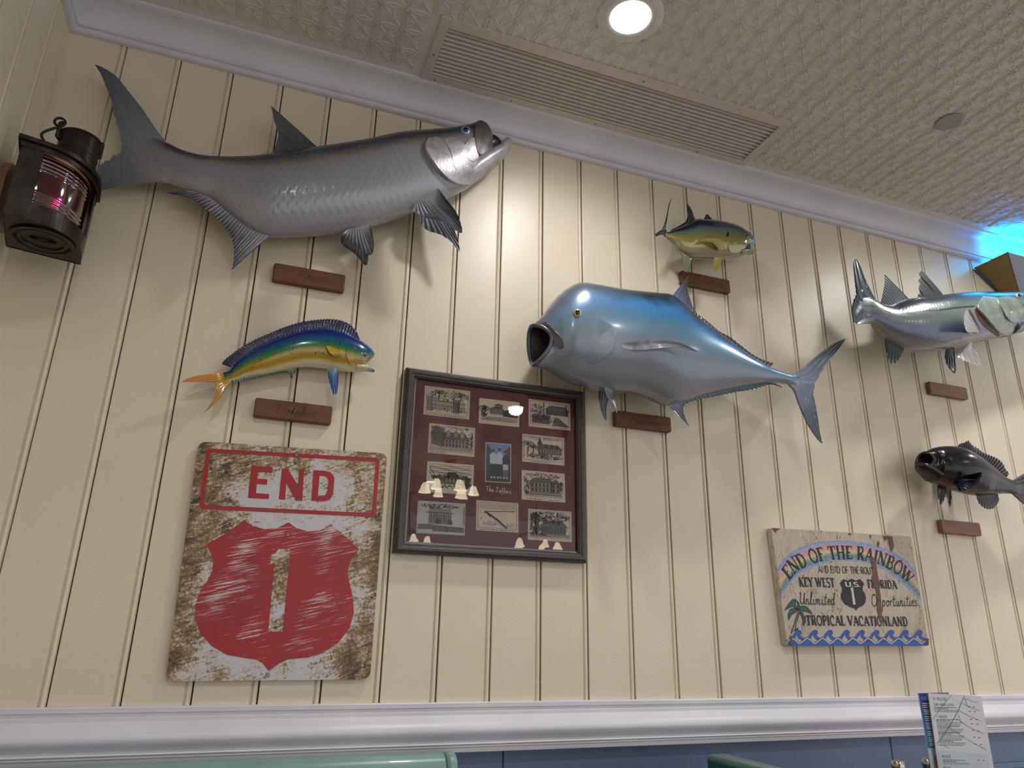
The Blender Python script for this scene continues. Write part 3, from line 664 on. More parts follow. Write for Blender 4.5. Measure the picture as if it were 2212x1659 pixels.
p.fin('pectoral_fin', [p.S(1340, 741, -.002), p.S(1372, 737.5, .004), (1406, 733.5, -.245), (1440.7, 735.5, -.252), (1475, 743.5, -.255), (1507, 759, -.255)], [p.S(1344, 752, -.002), p.S(1368, 757, .001), (1394.9, 756, -.237), (1418, 753, -.245), (1463.6, 750.6, -.252), (1506.5, 760, -.255)], M['pomp_side'], 7, True, .0012, .006, n=70)
p.patch('gill_cover', [(1286, 672, -.001), (1302, 690, .001), (1322, 705, .004), (1330, 728, .003), (1326, 752, .003), (1308, 772, .003), (1284, 786, .002), (1266, 780, .0), (1262, 745, -.001), (1268, 700, -.001)], M['pomp'])
p.patch('cheek', [(1234, 700, -.001), (1262, 696, -.001), (1282, 712, .001), (1286, 740, .002), (1280, 764, .0015), (1254, 772, .0005), (1232, 752, -.001)], M['pomp'])
p.patch('upper_jaw', [(1168, 699, .002), (1180, 697, .005), (1196, 712, .007), (1212, 728, .006), (1219, 746, .005), (1212, 754, .004), (1202, 747, .004), (1190, 722, .005), (1176, 708, .004)], M['pomp_lip'])
p.eye(1247, 676, 9.6, (196, 184, 120), .56, .55)
p.peg(1340, 740, .015); p.peg(1480, 760, .012)

# ------------------------------------------------------------------ jack
M['jack'] = fish_mat('jack_skin', [(0, (160, 150, 122)), (.18, (150, 140, 88)), (.40, (128, 120, 56)), (.52, (102, 108, 68)), (.62, (74, 96, 104)), (.72, (26, 46, 70)), (.84, (12, 18, 28))], .16, .18, .9, mott=.08)
M['jack_fin'] = fin_mat('jack_fin', (44, 56, 62), (34, 36, 36), .2)
M['jack_yellow'] = fin_mat('jack_yellow_fin', (176, 168, 96), (150, 146, 70), .2)
M['jack_pale'] = fin_mat('jack_pale_fin', (150, 150, 120), (120, 126, 100), .2)
Y = -.085
j = Fish('jack_mount', 'small yellow and dark blue jack with an open mouth near the ceiling', (1530, 520), Y)
j.body([(1631.5, 522, 1630, 527, Y, .004), (1625, 513, 1622, 530, Y, .014), (1618, 506.5, 1613, 533, Y, .022), (1611, 501, 1606, 539, Y, .028), (1604, 497, 1598, 553.5, Y, .034), (1590, 489.5, 1584, 557.5, Y, .040), (1565, 481.8, 1560, 559, Y, .044), (1543, 478, 1537, 558.5, Y, .045), (1521, 475.8, 1513, 557, Y, .043),
        (1500, 475, 1492, 555, Y, .038), (1487, 481.5, 1480, 549.5, Y, .032), (1472, 489, 1467, 540, Y, .024), (1456, 496.5, 1454, 525, Y, .016), (1445, 501, 1444, 516.5, Y, .010), (1436, 503, 1437, 512, Y, .006)], M['jack'], 100, 48)
j.fin('spiny_dorsal_fin', [(1545, 480), (1535, 479), (1518, 478)], [(1542, 477), (1536, 471), (1527, 462.5), (1522, 470), (1517, 475)], M['jack_fin'], 5, amp=.0008)
j.fin('dorsal_fin', [(1504, 476.5), (1490, 483), (1474, 491), (1450, 502)], [(1503, 474), (1499, 467.4), (1493, 451.7), (1484, 440), (1488, 455), (1485.8, 467), (1483, 477), (1470, 486), (1448, 498)], M['jack_fin'], 18, amp=.0010, n=100)
j.fin('anal_fin', [(1494, 552), (1480, 547), (1467, 537), (1452, 521), (1444, 515)], [(1493.5, 560), (1489.5, 585), (1479, 585.5), (1482, 569), (1475, 555), (1462, 541), (1449, 524), (1443, 518)], M['jack_pale'], 16, amp=.0010, n=100)
j.tail([[(1440, 500, Y), (1438, 493, Y-.004), (1441, 470.5, Y-.02), (1447.5, 437, Y-.035), (1455, 427.4, Y-.04)], [(1437, 506, Y), (1430, 497, Y-.004), (1435, 484.6, Y-.015), (1440, 465, Y-.022), (1446.5, 436, Y-.035), (1454.5, 427.6, Y-.04)]],
       [[(1443, 516, Y), (1438, 511, Y), (1430, 507, Y-.01), (1417.6, 511, Y-.02)], [(1437, 505, Y), (1432, 497, Y-.004), (1425, 498.5, Y-.01), (1414.6, 506.5, Y-.02)]], M['jack_fin'], 4, .0006, .004)
j.fin('pelvic_fin', [(1543, 556, -.11), (1551, 556, -.115), (1560, 556, -.115)], [(1541, 566, -.115), (1541, 576, -.12), (1547, 588, -.125), (1557, 571, -.12), (1559.5, 561, -.118)], M['jack_yellow'], 6, amp=.0007)
j.fin('pectoral_fin', [j.S(1566, 523, 0), j.S(1566, 529, 0), j.S(1565, 535, 0)], [j.S(1556, 516, .006), (1530, 514.5, -.142), (1508.5, 520, -.143), (1535, 523, -.145), (1546, 530, -.146), j.S(1553, 542.6, .008)], M['jack_yellow'], 8, amp=.0007)
j.loft('lower_jaw', [(1594, 542, 1594, 555, Y, .030), (1604, 541, 1603, 553, Y, .026), (1614, 540, 1614, 549.5, Y, .020), (1624, 540.5, 1625, 548.5, Y, .013), (1631, 539.5, 1632, 547, Y, .007), (1634, 541, 1634, 544, Y, .002)], M['jack_pale'])
j.loft('mouth_lining', [(1601, 526, 1601, 546, Y, .026), (1609, 527, 1609, 544, Y, .021), (1616, 528, 1616, 542, Y, .013), (1621, 530, 1620, 541, Y, .004)], M['mouth_black'])
j.patch('gill_spot', [(1571.5, 501, .0006), (1575.5, 503, .0006), (1574.5, 509, .0006), (1571, 512.5, .0006), (1568.5, 508, .0006)], M['pupil'], 24, blend=-.0005)
j.patch('gill_cover', [(1575, 512, .0), (1572, 524, .002), (1574, 540, .003), (1584, 549, .002), (1596, 546, .0), (1600, 530, .0), (1592, 514, .0)], M['jack'])
j.eye(1612, 510.5, 5.2, (130, 136, 132), .68); j.peg(1540, 515); j.peg(1500, 515)

# ------------------------------------------------------------------ snook (cut by the right edge)
M['snook'] = fish_mat('snook_skin', [(0, (150, 146, 132)), (.14, (92, 98, 112)), (.30, (86, 100, 128)), (.44, (118, 132, 126)), (.58, (114, 128, 118)), (.70, (92, 106, 102)), (.80, (56, 70, 76)), (.9, (34, 46, 54))], .27, .15, .4,
                     scales=(90, 40, (60, 72, 74), .25), head=(.24, .36, (150, 156, 140), .35), line=(.60, .035, 9.0, .022, .85), mott=.05)
M['snook_plate'] = m_plate('snook_plate', (118, 130, 118), .32, .2, .45)
M['snook_fin'] = fin_mat('snook_fin', (66, 82, 88), (44, 56, 62))
M['snook_clear'] = fin_mat('snook_spiny_fin', (52, 54, 52), (96, 96, 92))
M['snook_pale'] = fin_mat('snook_pale_fin', (150, 152, 152), (176, 172, 168), .3)
M['gill_red'] = plain('gill_red', (84, 26, 22), .5)
Y = -.150
s = Fish('snook_mount', 'grey green snook with two back fins cut by the right picture edge', (2040, 690), Y)
s.body([(2300, 664, 2302, 672, Y, .006), (2280, 651, 2280, 684, Y, .024), (2250, 641, 2252, 697, Y, .038), (2212, 633.8, 2214, 713, Y, .052), (2166, 633, 2172, 726, Y, .064), (2121, 633.4, 2128, 735, Y, .072), (2075, 635, 2080, 747, Y, .076), (2040, 638, 2040, 754, Y, .076),
        (1995, 644.5, 2000, 759, Y, .072), (1965, 646.5, 1965, 757, Y, .066), (1942, 652, 1938, 748, Y, .058), (1920, 661, 1915, 732, Y-.004, .046), (1902, 658, 1897, 714, Y-.010, .034), (1886, 647, 1885, 700, Y-.017, .022), (1875, 640, 1875, 697, Y-.022, .012), (1866, 640, 1866, 692, Y-.026, .006), (1854, 650, 1854, 682, Y-.030, .001)],
       M['snook'], 260, 110, scale_relief(90, 34, .0010, .30, .97))
s.tail([[(1890, 652, Y-.018), (1878, 627.6, Y-.024), (1866.4, 602.4, Y-.03), (1857, 575, Y-.034), (1849, 559, Y-.036)], [(1868, 664, Y-.02), (1860, 652, Y-.026), (1851.5, 636, Y-.03), (1847, 611.6, Y-.034), (1843.5, 573, Y-.036), (1847, 560, Y-.036)]],
       [[(1884, 698, Y-.018), (1872, 699, Y-.024), (1853, 700.5, Y-.034)], [(1868, 664, Y-.02), (1858, 650, Y-.026), (1850, 637, Y-.03), (1841, 657.4, Y-.036), (1840, 676, Y-.036), (1843.5, 694, Y-.036)]], M['snook_fin'], 10, .0016, .010)
s.fin('dorsal_fin', [(1966, 649), (1942, 655), (1920, 666), (1906, 664)], [(1910.6, 592.8), (1911, 606), (1910, 618.5), (1906, 638), (1902, 655)], M['snook_fin'], 11, amp=.0010)
s.fin('spiny_dorsal_fin', [(2040, 641), (2020, 643), (2000, 647), (1984, 649)], [(1991, 584), (1984.5, 592), (1989, 598), (1984, 606), (1988, 613), (1984, 622), (1987, 629), (1983, 638), (1984, 645)], M['snook_clear'], 6, amp=.0022)
s.fin('anal_fin', [(1910, 730), (1930, 742), (1953, 750)], [(1912, 745), (1914.5, 763), (1921, 780), (1927, 786.5), (1938, 781), (1946, 768), (1953, 753)], M['snook_fin'], 9, amp=.0016)
s.fin('pelvic_fin', [(2044, 748, -.13), (2054, 750, -.13), (2062, 750, -.13)], [(2040.5, 767, -.13), (2043, 782, -.13), (2049.6, 795, -.13), (2061, 806.5, -.13), (2065, 803, -.13), (2064, 785, -.13), (2062, 767, -.13)], M['snook_fin'], 8)
s.fin('pelvic_fin', [(2061, 754, -.19), (2080, 748, -.20), (2100, 738, -.205)], [(2063, 767, -.20), (2078, 777, -.21), (2093, 783, -.215), (2117, 792.5, -.225), (2119, 786, -.225), (2110, 762, -.215), (2101, 742, -.207)], M['snook_pale'], 10, amp=.0016)
s.fin('pectoral_fin', [s.S(2117, 713), s.S(2114, 716), s.S(2112, 721)], [s.S(2108, 692, .012), (2100, 676, -.262), (2091, 667.5, -.268), (2083, 680, -.270), (2082.5, 698.6, -.268), (2088, 716, -.262), s.S(2098, 722, .012)], M['snook_pale'], 12, amp=.0012, th=.003)
s.patch('gill_slit', [(2110, 654, .0006), (2104, 668, .0006), (2112, 688, .0006), (2126, 706, .0006), (2146, 722, .0006), (2160, 726, .0006), (2150, 706, .0006), (2130, 684, .0006), (2118, 662, .0006)], M['gill_red'], 48, blend=-.001)
s.patch('gill_plate', [(2124, 639, .001), (2112, 654, .006), (2108, 667, .008), (2121, 681, .008), (2139, 701, .008), (2156, 717, .008), (2174, 724, .006), (2192, 718, .002), (2186, 696, .001), (2176, 668, .001), (2160, 645, .0)], M['snook_plate'])
s.patch('cheek_plate', [(2152, 645, .001), (2162, 668, .006), (2174, 690, .007), (2190, 697, .005), (2205, 690, .002), (2212, 668, .001), (2205, 650, .001), (2180, 640, .0)], M['snook_plate'])
s.loft('lower_jaw', [(2174, 696, 2176, 726, Y, .052), (2200, 694, 2204, 718.5, Y, .048), (2240, 686, 2246, 703, Y, .040), (2285, 674, 2290, 688, Y, .024), (2308, 668, 2310, 676, Y, .008)], M['snook_fin'])
s.eye(2199.6, 639.5, 5.6, (176, 160, 150), .62); s.peg(2060, 700); s.peg(2020, 700)

# ------------------------------------------------------------------ black grouper (lower right)
M['grouper'] = fish_mat('grouper_skin', [(0, (110, 96, 82)), (.12, (54, 48, 46)), (.26, (14, 15, 19)), (.60, (10, 13, 20)), (.80, (16, 17, 21)), (1, (24, 19, 19))],   .2, .0, .12, scales=(60, 34, (10, 12, 18), .4), mott=.2); M['grouper'].node_tree.nodes['Principled BSDF'].inputs['Specular IOR Level'].default_value = .25
M['grouper_fin'] = fin_mat('grouper_fin', (12, 15, 21), (8, 13, 24), .25, 0, .15)
M['grouper_lip'] = plain('grouper_lip', (18, 17, 19), .25, 0, .15)
Y = -.115
g = Fish('black_grouper_mount', 'glossy black grouper with open mouth above the plain lowest plaque', (2090, 1020), Y)
g.body([(1996, 978, 1990, 1016, Y, .026, .024), (2003, 974, 1997, 1021, Y, .033, .020), (2010, 970, 2006, 1029, Y, .040, .010), (2020, 966.5, 2018, 1042, Y, .048), (2034, 964.4, 2034, 1050, Y, .054), (2053, 964.4, 2054, 1057, Y, .058), (2069, 967, 2076, 1063, Y, .058), (2086, 974, 2096, 1068, Y, .054), (2109, 986.5, 2118, 1071, Y, .046),
        (2130, 1000, 2134, 1069.5, Y, .037), (2151, 1018, 2153, 1067.5, Y, .028), (2170, 1031, 2171, 1066, Y, .020), (2191, 1038.5, 2189, 1067, Y, .012), (2203, 1040, 2201, 1067, Y, .006), (2216, 1048, 2215, 1060, Y, .001)],
       [M['grouper'], M['mouth']], 200, 90, scale_relief(60, 26, .0007, .30, .97), .95, [(.9, .001), (.82, .008), (.7, .03), (.4, .055)])
V0 = g.b.data.vertices; o0 = ORIG[g.root.name]; pts = [Vector(V0[k].co)+o0 for k in range(0, 90, 2)]; ctr = sum(pts, Vector())/45
MB().tube([ctr+(q-ctr)*.97 for q in pts]+[ctr+(pts[0]-ctr)*.97], .0055, 10, 0, False).build('lips', M['grouper_lip'], g.root, True)
g.loft('lower_jaw', [(2020, 1020, 2016, 1040, Y, .040), (2002, 1006, 2000, 1026, Y, .034), (1991, 1000, 1988, 1016, Y, .026), (1983, 1000, 1981.5, 1008, Y, .012), (1980, 1002, 1980, 1004, Y, .003)], M['grouper_lip'])
g.fin('dorsal_fin', [(2066, 970), (2086, 978), (2109, 990), (2130, 1004), (2151, 1021), (2170, 1033)], [(2067, 965), (2074, 957.7), (2083, 955), (2092, 951), (2100, 960), (2112, 967), (2122.8, 976), (2136.8, 982), (2154, 989), (2166.5, 999.7), (2173.5, 1013.7), (2180, 1022), (2175, 1031)], M['grouper_fin'], 24, amp=.0014, n=160, jag=.14)
g.fin('anal_fin', [(2108, 1066), (2130, 1066), (2152, 1064)], [(2110, 1076), (2115.8, 1089), (2130, 1099.5), (2146, 1098.5), (2158, 1082), (2156, 1071)], M['grouper_fin'], 12, amp=.0012, jag=.05)
g.tail([[(2188, 1038, Y), (2200, 1030, Y), (2212, 1023, Y), (2226, 1014, Y)], [(2192, 1052, Y), (2208, 1053, Y), (2222, 1052, Y), (2232, 1030, Y)]], [[(2187, 1067, Y), (2199, 1078, Y), (2212, 1090, Y), (2224, 1100, Y)], [(2192, 1052, Y), (2208, 1053, Y), (2222, 1054, Y), (2232, 1082, Y)]], M['grouper_fin'], 9, .0009, .006)
g.fin('pelvic_fin', [(2026, 1044, -.11), (2034, 1048, -.11), (2043, 1052, -.11)], [(2025, 1056, -.11), (2025.5, 1071, -.11), (2033, 1090, -.11), (2042, 1072, -.11), (2043.5, 1060, -.11)], M['grouper_fin'], 6)
g.fin('pelvic_fin', [(2043, 1052, -.16), (2048, 1055, -.16), (2053, 1056, -.16)], [(2043.5, 1064, -.165), (2045.5, 1076, -.17), (2052, 1096, -.17), (2055, 1076, -.17), (2054, 1062, -.165)], M['grouper_fin'], 5)
g.fin('pectoral_fin', [g.S(2066, 1044), g.S(2066, 1040), g.S(2070, 1034)], [g.S(2066, 1052, .004), (2074, 1061, -.195), (2095, 1055.6, -.205), (2112, 1043, -.21), (2122, 1020.6, -.21), (2104, 1023.5, -.205), g.S(2086, 1026, .006)], M['grouper_fin'], 12, amp=.0014, th=.003)
g.patch('gill_cover', [(2050, 985, .0), (2058, 1004, .004), (2062, 1026, .006), (2054, 1044, .005), (2040, 1048, .002), (2034, 1030, .0), (2036, 1000, .0)], M['grouper'])
g.eye(2037, 984, 4.0, (90, 92, 80), .6); g.peg(2080, 1010); g.peg(2110, 1020)

# ------------------------------------------------------------------ lettering: stroke alphabets (unit cap height)
def A_(cx, cy, rx, ry, a0, a1, n=10):
    return [(cx+rx*math.cos(math.radians(a0+(a1-a0)*k/n)), cy+ry*math.sin(math.radians(a0+(a1-a0)*k/n))) for k in range(n+1)]
K, T_, N_ = .19, .085, .12
def sf(x, y=0, w=.15): return ([(x-w, y), (x+w, y)], .06)
SERIF = {
 'A': (.86, [([(.08, 0), (.42, 1)], T_), ([(.42, 1), (.78, 0)], K), ([(.2, .34), (.64, .34)], T_), sf(.08), sf(.78)]),
 'B': (.74, [([(.18, 0), (.18, 1)], K), (A_(.36, .76, .22, .24, 90, -90), N_), (A_(.38, .26, .27, .26, 90, -90), N_), ([(.02, 1), (.36, 1)], .06), ([(.18, .52), (.38, .52)], .06), ([(.02, 0), (.38, 0)], .06)]),
 'C': (.78, [(A_(.43, .5, .35, .5, 50, 310, 18), N_), ([(.66, .9), (.68, .66)], T_)]),
 'D': (.82, [([(.18, 0), (.18, 1)], K), (A_(.34, .5, .38, .5, 90, -90, 14), N_), ([(.02, 1), (.36, 1)], .06), ([(.02, 0), (.36, 0)], .06)]),
 'E': (.70, [([(.18, 0), (.18, 1)], K), ([(.02, .97), (.62, .97)], T_), ([(.18, .52), (.46, .52)], T_), ([(.02, .03), (.64, .03)], T_), ([(.62, .97), (.62, .78)], .06), ([(.64, .03), (.64, .24)], .06)]),
 'F': (.66, [([(.18, 0), (.18, 1)], K), ([(.02, .97), (.6, .97)], T_), ([(.18, .52), (.46, .52)], T_), ([(.6, .97), (.6, .78)], .06), sf(.18)]),
 'H': (.90, [([(.18, 0), (.18, 1)], K), ([(.70, 0), (.70, 1)], K), ([(.18, .5), (.7, .5)], T_), sf(.18), sf(.7), sf(.18, 1), sf(.7, 1)]),
 'I': (.38, [([(.19, 0), (.19, 1)], K), sf(.19), sf(.19, 1)]),
 'K': (.84, [([(.18, 0), (.18, 1)], K), ([(.68, 1), (.24, .45)], T_), ([(.34, .56), (.70, 0)], K), sf(.18), sf(.18, 1), sf(.70), sf(.68, 1, .12)]),
 'L': (.66, [([(.18, 0), (.18, 1)], K), ([(.02, .03), (.6, .03)], T_), ([(.6, .03), (.6, .26)], .06), sf(.18, 1)]),
 'N': (.88, [([(.14, 0), (.14, 1)], T_), ([(.14, 1), (.72, 0)], K), ([(.72, 0), (.72, 1)], T_), sf(.14), sf(.72, 1), sf(.1, 1, .1)]),
 'O': (.84, [(A_(.42, .5, .34, .5, 0, 360, 26), N_)]),
 'P': (.70, [([(.18, 0), (.18, 1)], K), (A_(.36, .73, .26, .27, 90, -90), N_), ([(.02, 1), (.36, 1)], .06), ([(.18, .46), (.36, .46)], .06), sf(.18)]),
 'R': (.80, [([(.18, 0), (.18, 1)], K), (A_(.36, .75, .24, .25, 90, -90), N_), ([(.02, 1), (.36, 1)], .06), ([(.18, .5), (.36, .5)], .06), ([(.36, .5), (.68, 0)], K), sf(.18), sf(.70, 0, .1)]),
 'S': (.62, [(A_(.32, .74, .22, .26, 40, 270, 12)+A_(.32, .25, .24, .25, 90, -140, 12), N_)]),
 'T': (.76, [([(.38, 0), (.38, 1)], K), ([(.04, .97), (.72, .97)], T_), ([(.04, .97), (.04, .76)], .06), ([(.72, .97), (.72, .76)], .06), sf(.38)]),
 'V': (.84, [([(.08, 1), (.42, 0)], K), ([(.42, 0), (.76, 1)], T_), sf(.08, 1), sf(.76, 1)]),
 'W': (1.16, [([(.08, 1), (.34, 0)], K), ([(.34, 0), (.56, .95)], T_), ([(.56, .95), (.80, 0)], K), ([(.80, 0), (1.06, 1)], T_), sf(.08, 1), sf(1.06, 1), sf(.56, 1, .1)]),
 'Y': (.80, [([(.08, 1), (.40, .45)], K), ([(.72, 1), (.40, .45)], T_), ([(.40, 0), (.40, .45)], K), sf(.40), sf(.08, 1), sf(.72, 1)]),
 ' ': (.36, []), '.': (.2, [([(.08, .0), (.08, .1)], .12)])}
SW = .085
SANS = {
 'A': (.62, [([(.02, 0), (.30, 1), (.58, 0)], SW), ([(.12, .34), (.48, .34)], SW)]), 'B': (.6, [([(.08, 0), (.08, 1)], SW), (A_(.26, .76, .24, .24, 90, -90), SW), (A_(.26, .26, .28, .26, 90, -90), SW), ([(.08, 1), (.26, 1)], SW), ([(.08, .52), (.26, .52)], SW), ([(.08, 0), (.26, 0)], SW)]),
 'C': (.6, [(A_(.34, .5, .28, .5, 45, 315, 14), SW)]), 'D': (.66, [([(.08, 0), (.08, 1)], SW), (A_(.24, .5, .32, .5, 90, -90, 12), SW), ([(.08, 1), (.24, 1)], SW), ([(.08, 0), (.24, 0)], SW)]),
 'E': (.52, [([(.46, 1), (.08, 1), (.08, 0), (.46, 0)], SW), ([(.08, .52), (.4, .52)], SW)]), 'F': (.5, [([(.46, 1), (.08, 1), (.08, 0)], SW), ([(.08, .52), (.4, .52)], SW)]),
 'G': (.66, [(A_(.34, .5, .28, .5, 45, 350, 14)+[(.62, .45), (.40, .45)], SW)]), 'H': (.62, [([(.08, 0), (.08, 1)], SW), ([(.52, 0), (.52, 1)], SW), ([(.08, .5), (.52, .5)], SW)]),
 'I': (.2, [([(.1, 0), (.1, 1)], SW)]), 'K': (.56, [([(.08, 0), (.08, 1)], SW), ([(.5, 1), (.08, .42)], SW), ([(.22, .6), (.52, 0)], SW)]), 'L': (.48, [([(.08, 1), (.08, 0), (.44, 0)], SW)]),
 'N': (.66, [([(.08, 0), (.08, 1), (.56, 0), (.56, 1)], SW)]), 'O': (.72, [(A_(.36, .5, .29, .5, 0, 360, 22), SW)]), 'P': (.56, [([(.08, 0), (.08, 1)], SW), (A_(.26, .74, .24, .26, 90, -90), SW), ([(.08, 1), (.26, 1)], SW), ([(.08, .48), (.26, .48)], SW)]),
 'R': (.58, [([(.08, 0), (.08, 1)], SW), (A_(.26, .75, .22, .25, 90, -90), SW), ([(.08, 1), (.26, 1)], SW), ([(.08, .5), (.26, .5)], SW), ([(.26, .5), (.52, 0)], SW)]),
 'S': (.54, [(A_(.28, .75, .2, .25, 30, 270, 10)+A_(.28, .25, .22, .25, 90, -150, 10), SW)]), 'T': (.56, [([(.28, 0), (.28, 1)], SW), ([(.02, 1), (.54, 1)], SW)]), 'U': (.64, [([(.08, 1), (.08, .3)]+A_(.32, .3, .24, .3, 180, 360)+[(.56, 1)], SW)]),
 'W': (.9, [([(.02, 1), (.23, 0), (.44, .9), (.65, 0), (.86, 1)], SW)]), ' ': (.3, []), '.': (.2, [([(.08, .0), (.08, .1)], .1)]), "'": (.0, [([(-.30, 1.12), (-.18, 1.3)], SW)])}
cw = .085
SCRIPT = {      # joined handwriting; lower-case x-height .45
 'U': (.62, [([(.02, .85), (.10, .98), (.14, .85), (.12, .3), (.2, .04), (.36, .06), (.48, .3), (.56, .98), (.52, .3), (.56, .05), (.64, .06)], cw)]),
 'O': (.74, [([(.40, .98), (.16, .86), (.06, .5), (.14, .1), (.36, .02), (.58, .2), (.64, .6), (.52, .92), (.36, .96), (.34, .84)], cw)]),
 'T': (.62, [([(.04, .84), (.2, .97), (.66, .98)], cw), ([(.40, .97), (.34, .4), (.28, .08), (.16, .02), (.08, .12)], cw)]),
 'D': (.80, [([(.02, .8), (.14, .97), (.44, .99), (.68, .8), (.72, .45), (.56, .1), (.3, .02), (.14, .1)], cw), ([(.34, .9), (.26, .4), (.2, .06)], cw)]),
 'J': (.56, [([(.1, .88), (.3, .98), (.5, .97), (.38, .5), (.30, .12), (.16, -.04), (.04, .1)], cw)]),
 'P': (.66, [([(.02, .76), (.16, .95), (.42, 1.0), (.62, .84), (.58, .6), (.36, .5), (.24, .54)], cw), ([(.30, .92), (.22, .4), (.14, 0)], cw)]),
 'a': (.42, [([(.34, .40), (.2, .46), (.06, .3), (.06, .1), (.18, .0), (.30, .16), (.35, .44), (.32, .12), (.38, .01), (.46, .08)], cw)]),
 'c': (.36, [([(.30, .38), (.2, .46), (.07, .3), (.07, .1), (.2, .0), (.36, .08)], cw)]),
 'd': (.46, [([(.34, .40), (.2, .46), (.06, .3), (.06, .1), (.18, .0), (.30, .16), (.42, 1.0), (.34, .12), (.40, .01), (.48, .08)], cw)]),
 'e': (.36, [([(.05, .2), (.26, .26), (.28, .40), (.18, .46), (.06, .3), (.08, .08), (.2, .0), (.38, .1)], cw)]),
 'f': (.34, [([(.40, .9), (.32, 1.0), (.22, .86), (.16, .0), (.1, -.24), (.02, -.2)], cw), ([(.02, .44), (.34, .46)], cw)]),
 'h': (.46, [([(.18, 1.0), (.08, 0)], cw), ([(.10, .2), (.22, .42), (.33, .42), (.34, .3), (.30, .06), (.36, 0), (.48, .08)], cw)]),
 'i': (.26, [([(.1, .45), (.07, .1), (.12, 0), (.26, .08)], cw), ([(.13, .62), (.14, .68)], cw)]),
 'k': (.42, [([(.18, 1.0), (.06, 0)], cw), ([(.34, .46), (.10, .22), (.22, .24), (.34, 0), (.42, .06)], cw)]),
 'l': (.28, [([(.02, .1), (.24, .8), (.22, 1.0), (.14, .9), (.08, .2), (.12, 0), (.28, .08)], cw)]),
 'm': (.66, [([(.08, .45), (.05, 0)], cw), ([(.06, .2), (.18, .44), (.26, .38), (.23, 0)], cw), ([(.24, .2), (.38, .44), (.46, .38), (.43, .08), (.5, 0), (.66, .1)], cw)]),
 'n': (.46, [([(.08, .45), (.05, 0)], cw), ([(.06, .2), (.20, .44), (.30, .40), (.28, .08), (.34, 0), (.47, .1)], cw)]),
 'o': (.42, [([(.22, .46), (.07, .3), (.08, .08), (.2, 0), (.33, .16), (.32, .36), (.22, .46), (.42, .38)], cw)]),
 'p': (.44, [([(.12, .48), (.0, -.42)], cw), ([(.10, .3), (.22, .46), (.34, .36), (.30, .08), (.16, .02), (.08, .12)], cw)]),
 'r': (.34, [([(.08, .45), (.05, 0)], cw), ([(.06, .18), (.18, .42), (.32, .44)], cw)]),
 's': (.34, [([(.30, .42), (.18, .47), (.1, .36), (.24, .2), (.22, .03), (.08, .0), (.03, .08)], cw)]),
 't': (.32, [([(.20, .86), (.10, .1), (.16, 0), (.32, .1)], cw), ([(.0, .56), (.36, .60)], cw)]),
 'u': (.46, [([(.08, .45), (.06, .1), (.16, 0), (.28, .14), (.34, .45), (.32, .1), (.38, 0), (.48, .1)], cw)]),
 ' ': (.26, []), '.': (.2, [([(.08, .0), (.08, .08)], cw)])}
def text_strokes(txt, font, slant=0, gap=.04):
    x = 0; out = []
    for ch in txt:
        w_, st = font[ch]
        for pl, sw in st:
            pl = [(x+px_+slant*py_, py_) for px_, py_ in pl]
            out.append((pl, sw))
        x += w_+gap
    return out, x-gap
def ribbons(mb, strokes, fmap, smooth=False, wscale=1.0, mi=0):
    """strokes in (u, v); fmap turns (u, v) into a world point; each stroke becomes a flat band"""
    for si_, (pl, sw) in enumerate(strokes):
        P = np.array(pl, float); lift = Vector((0, -1.2e-5*(si_ % 9), 0))
        if smooth and len(P) > 2: P = crom(P, len(P)*4)
        if len(P) < 2: continue
        d = np.gradient(P, axis=0); n = np.stack([-d[:, 1], d[:, 0]], 1); n /= np.linalg.norm(n, axis=1)[:, None]+1e-9
        hw = sw*wscale/2; L = P+n*hw; R = P-n*hw; k = len(P)
        v = [fmap(*q)+lift for q in L]+[fmap(*q)+lift for q in R]
        mb.add(v, [(i, i+1, i+1+k, i+k) for i in range(k-1)], mi)
    return mb
def line_text(mb, txt, font, P0, P1, Q0, slant=0, smooth=False, Yf=-.02, wscale=1.0, mi=0):
    """P0/P1: picture position of the start and end of the baseline, Q0: of the cap line above the start; on the plane y = Yf"""
    st, W = text_strokes(txt, font, slant); a, b, c = U(*P0, Yf), U(*P1, Yf), U(*Q0, Yf)
    ex = (b-a)/W; h = (c-a).length; ez = Vector((-ex.z, 0, ex.x)).normalized()*h
    return ribbons(mb, st, lambda u_, v_: a+ex*u_+ez*v_, smooth, wscale, mi)
def ngon(mb, pts, Yf, mi=0):
    v = [U(x, y, Yf) for x, y in pts]
    n = sum(((v[i].x-v[0].x)*(v[(i+1) % len(v)].z-v[0].z)-(v[(i+1) % len(v)].x-v[0].x)*(v[i].z-v[0].z)) for i in range(len(v)))
    if n < 0: v = v[::-1]
    return mb.add(v, [tuple(range(len(v)))], mi)
def cp(pts, org, k): return [(org[0]+x*k, org[1]+y*k) for x, y in pts]

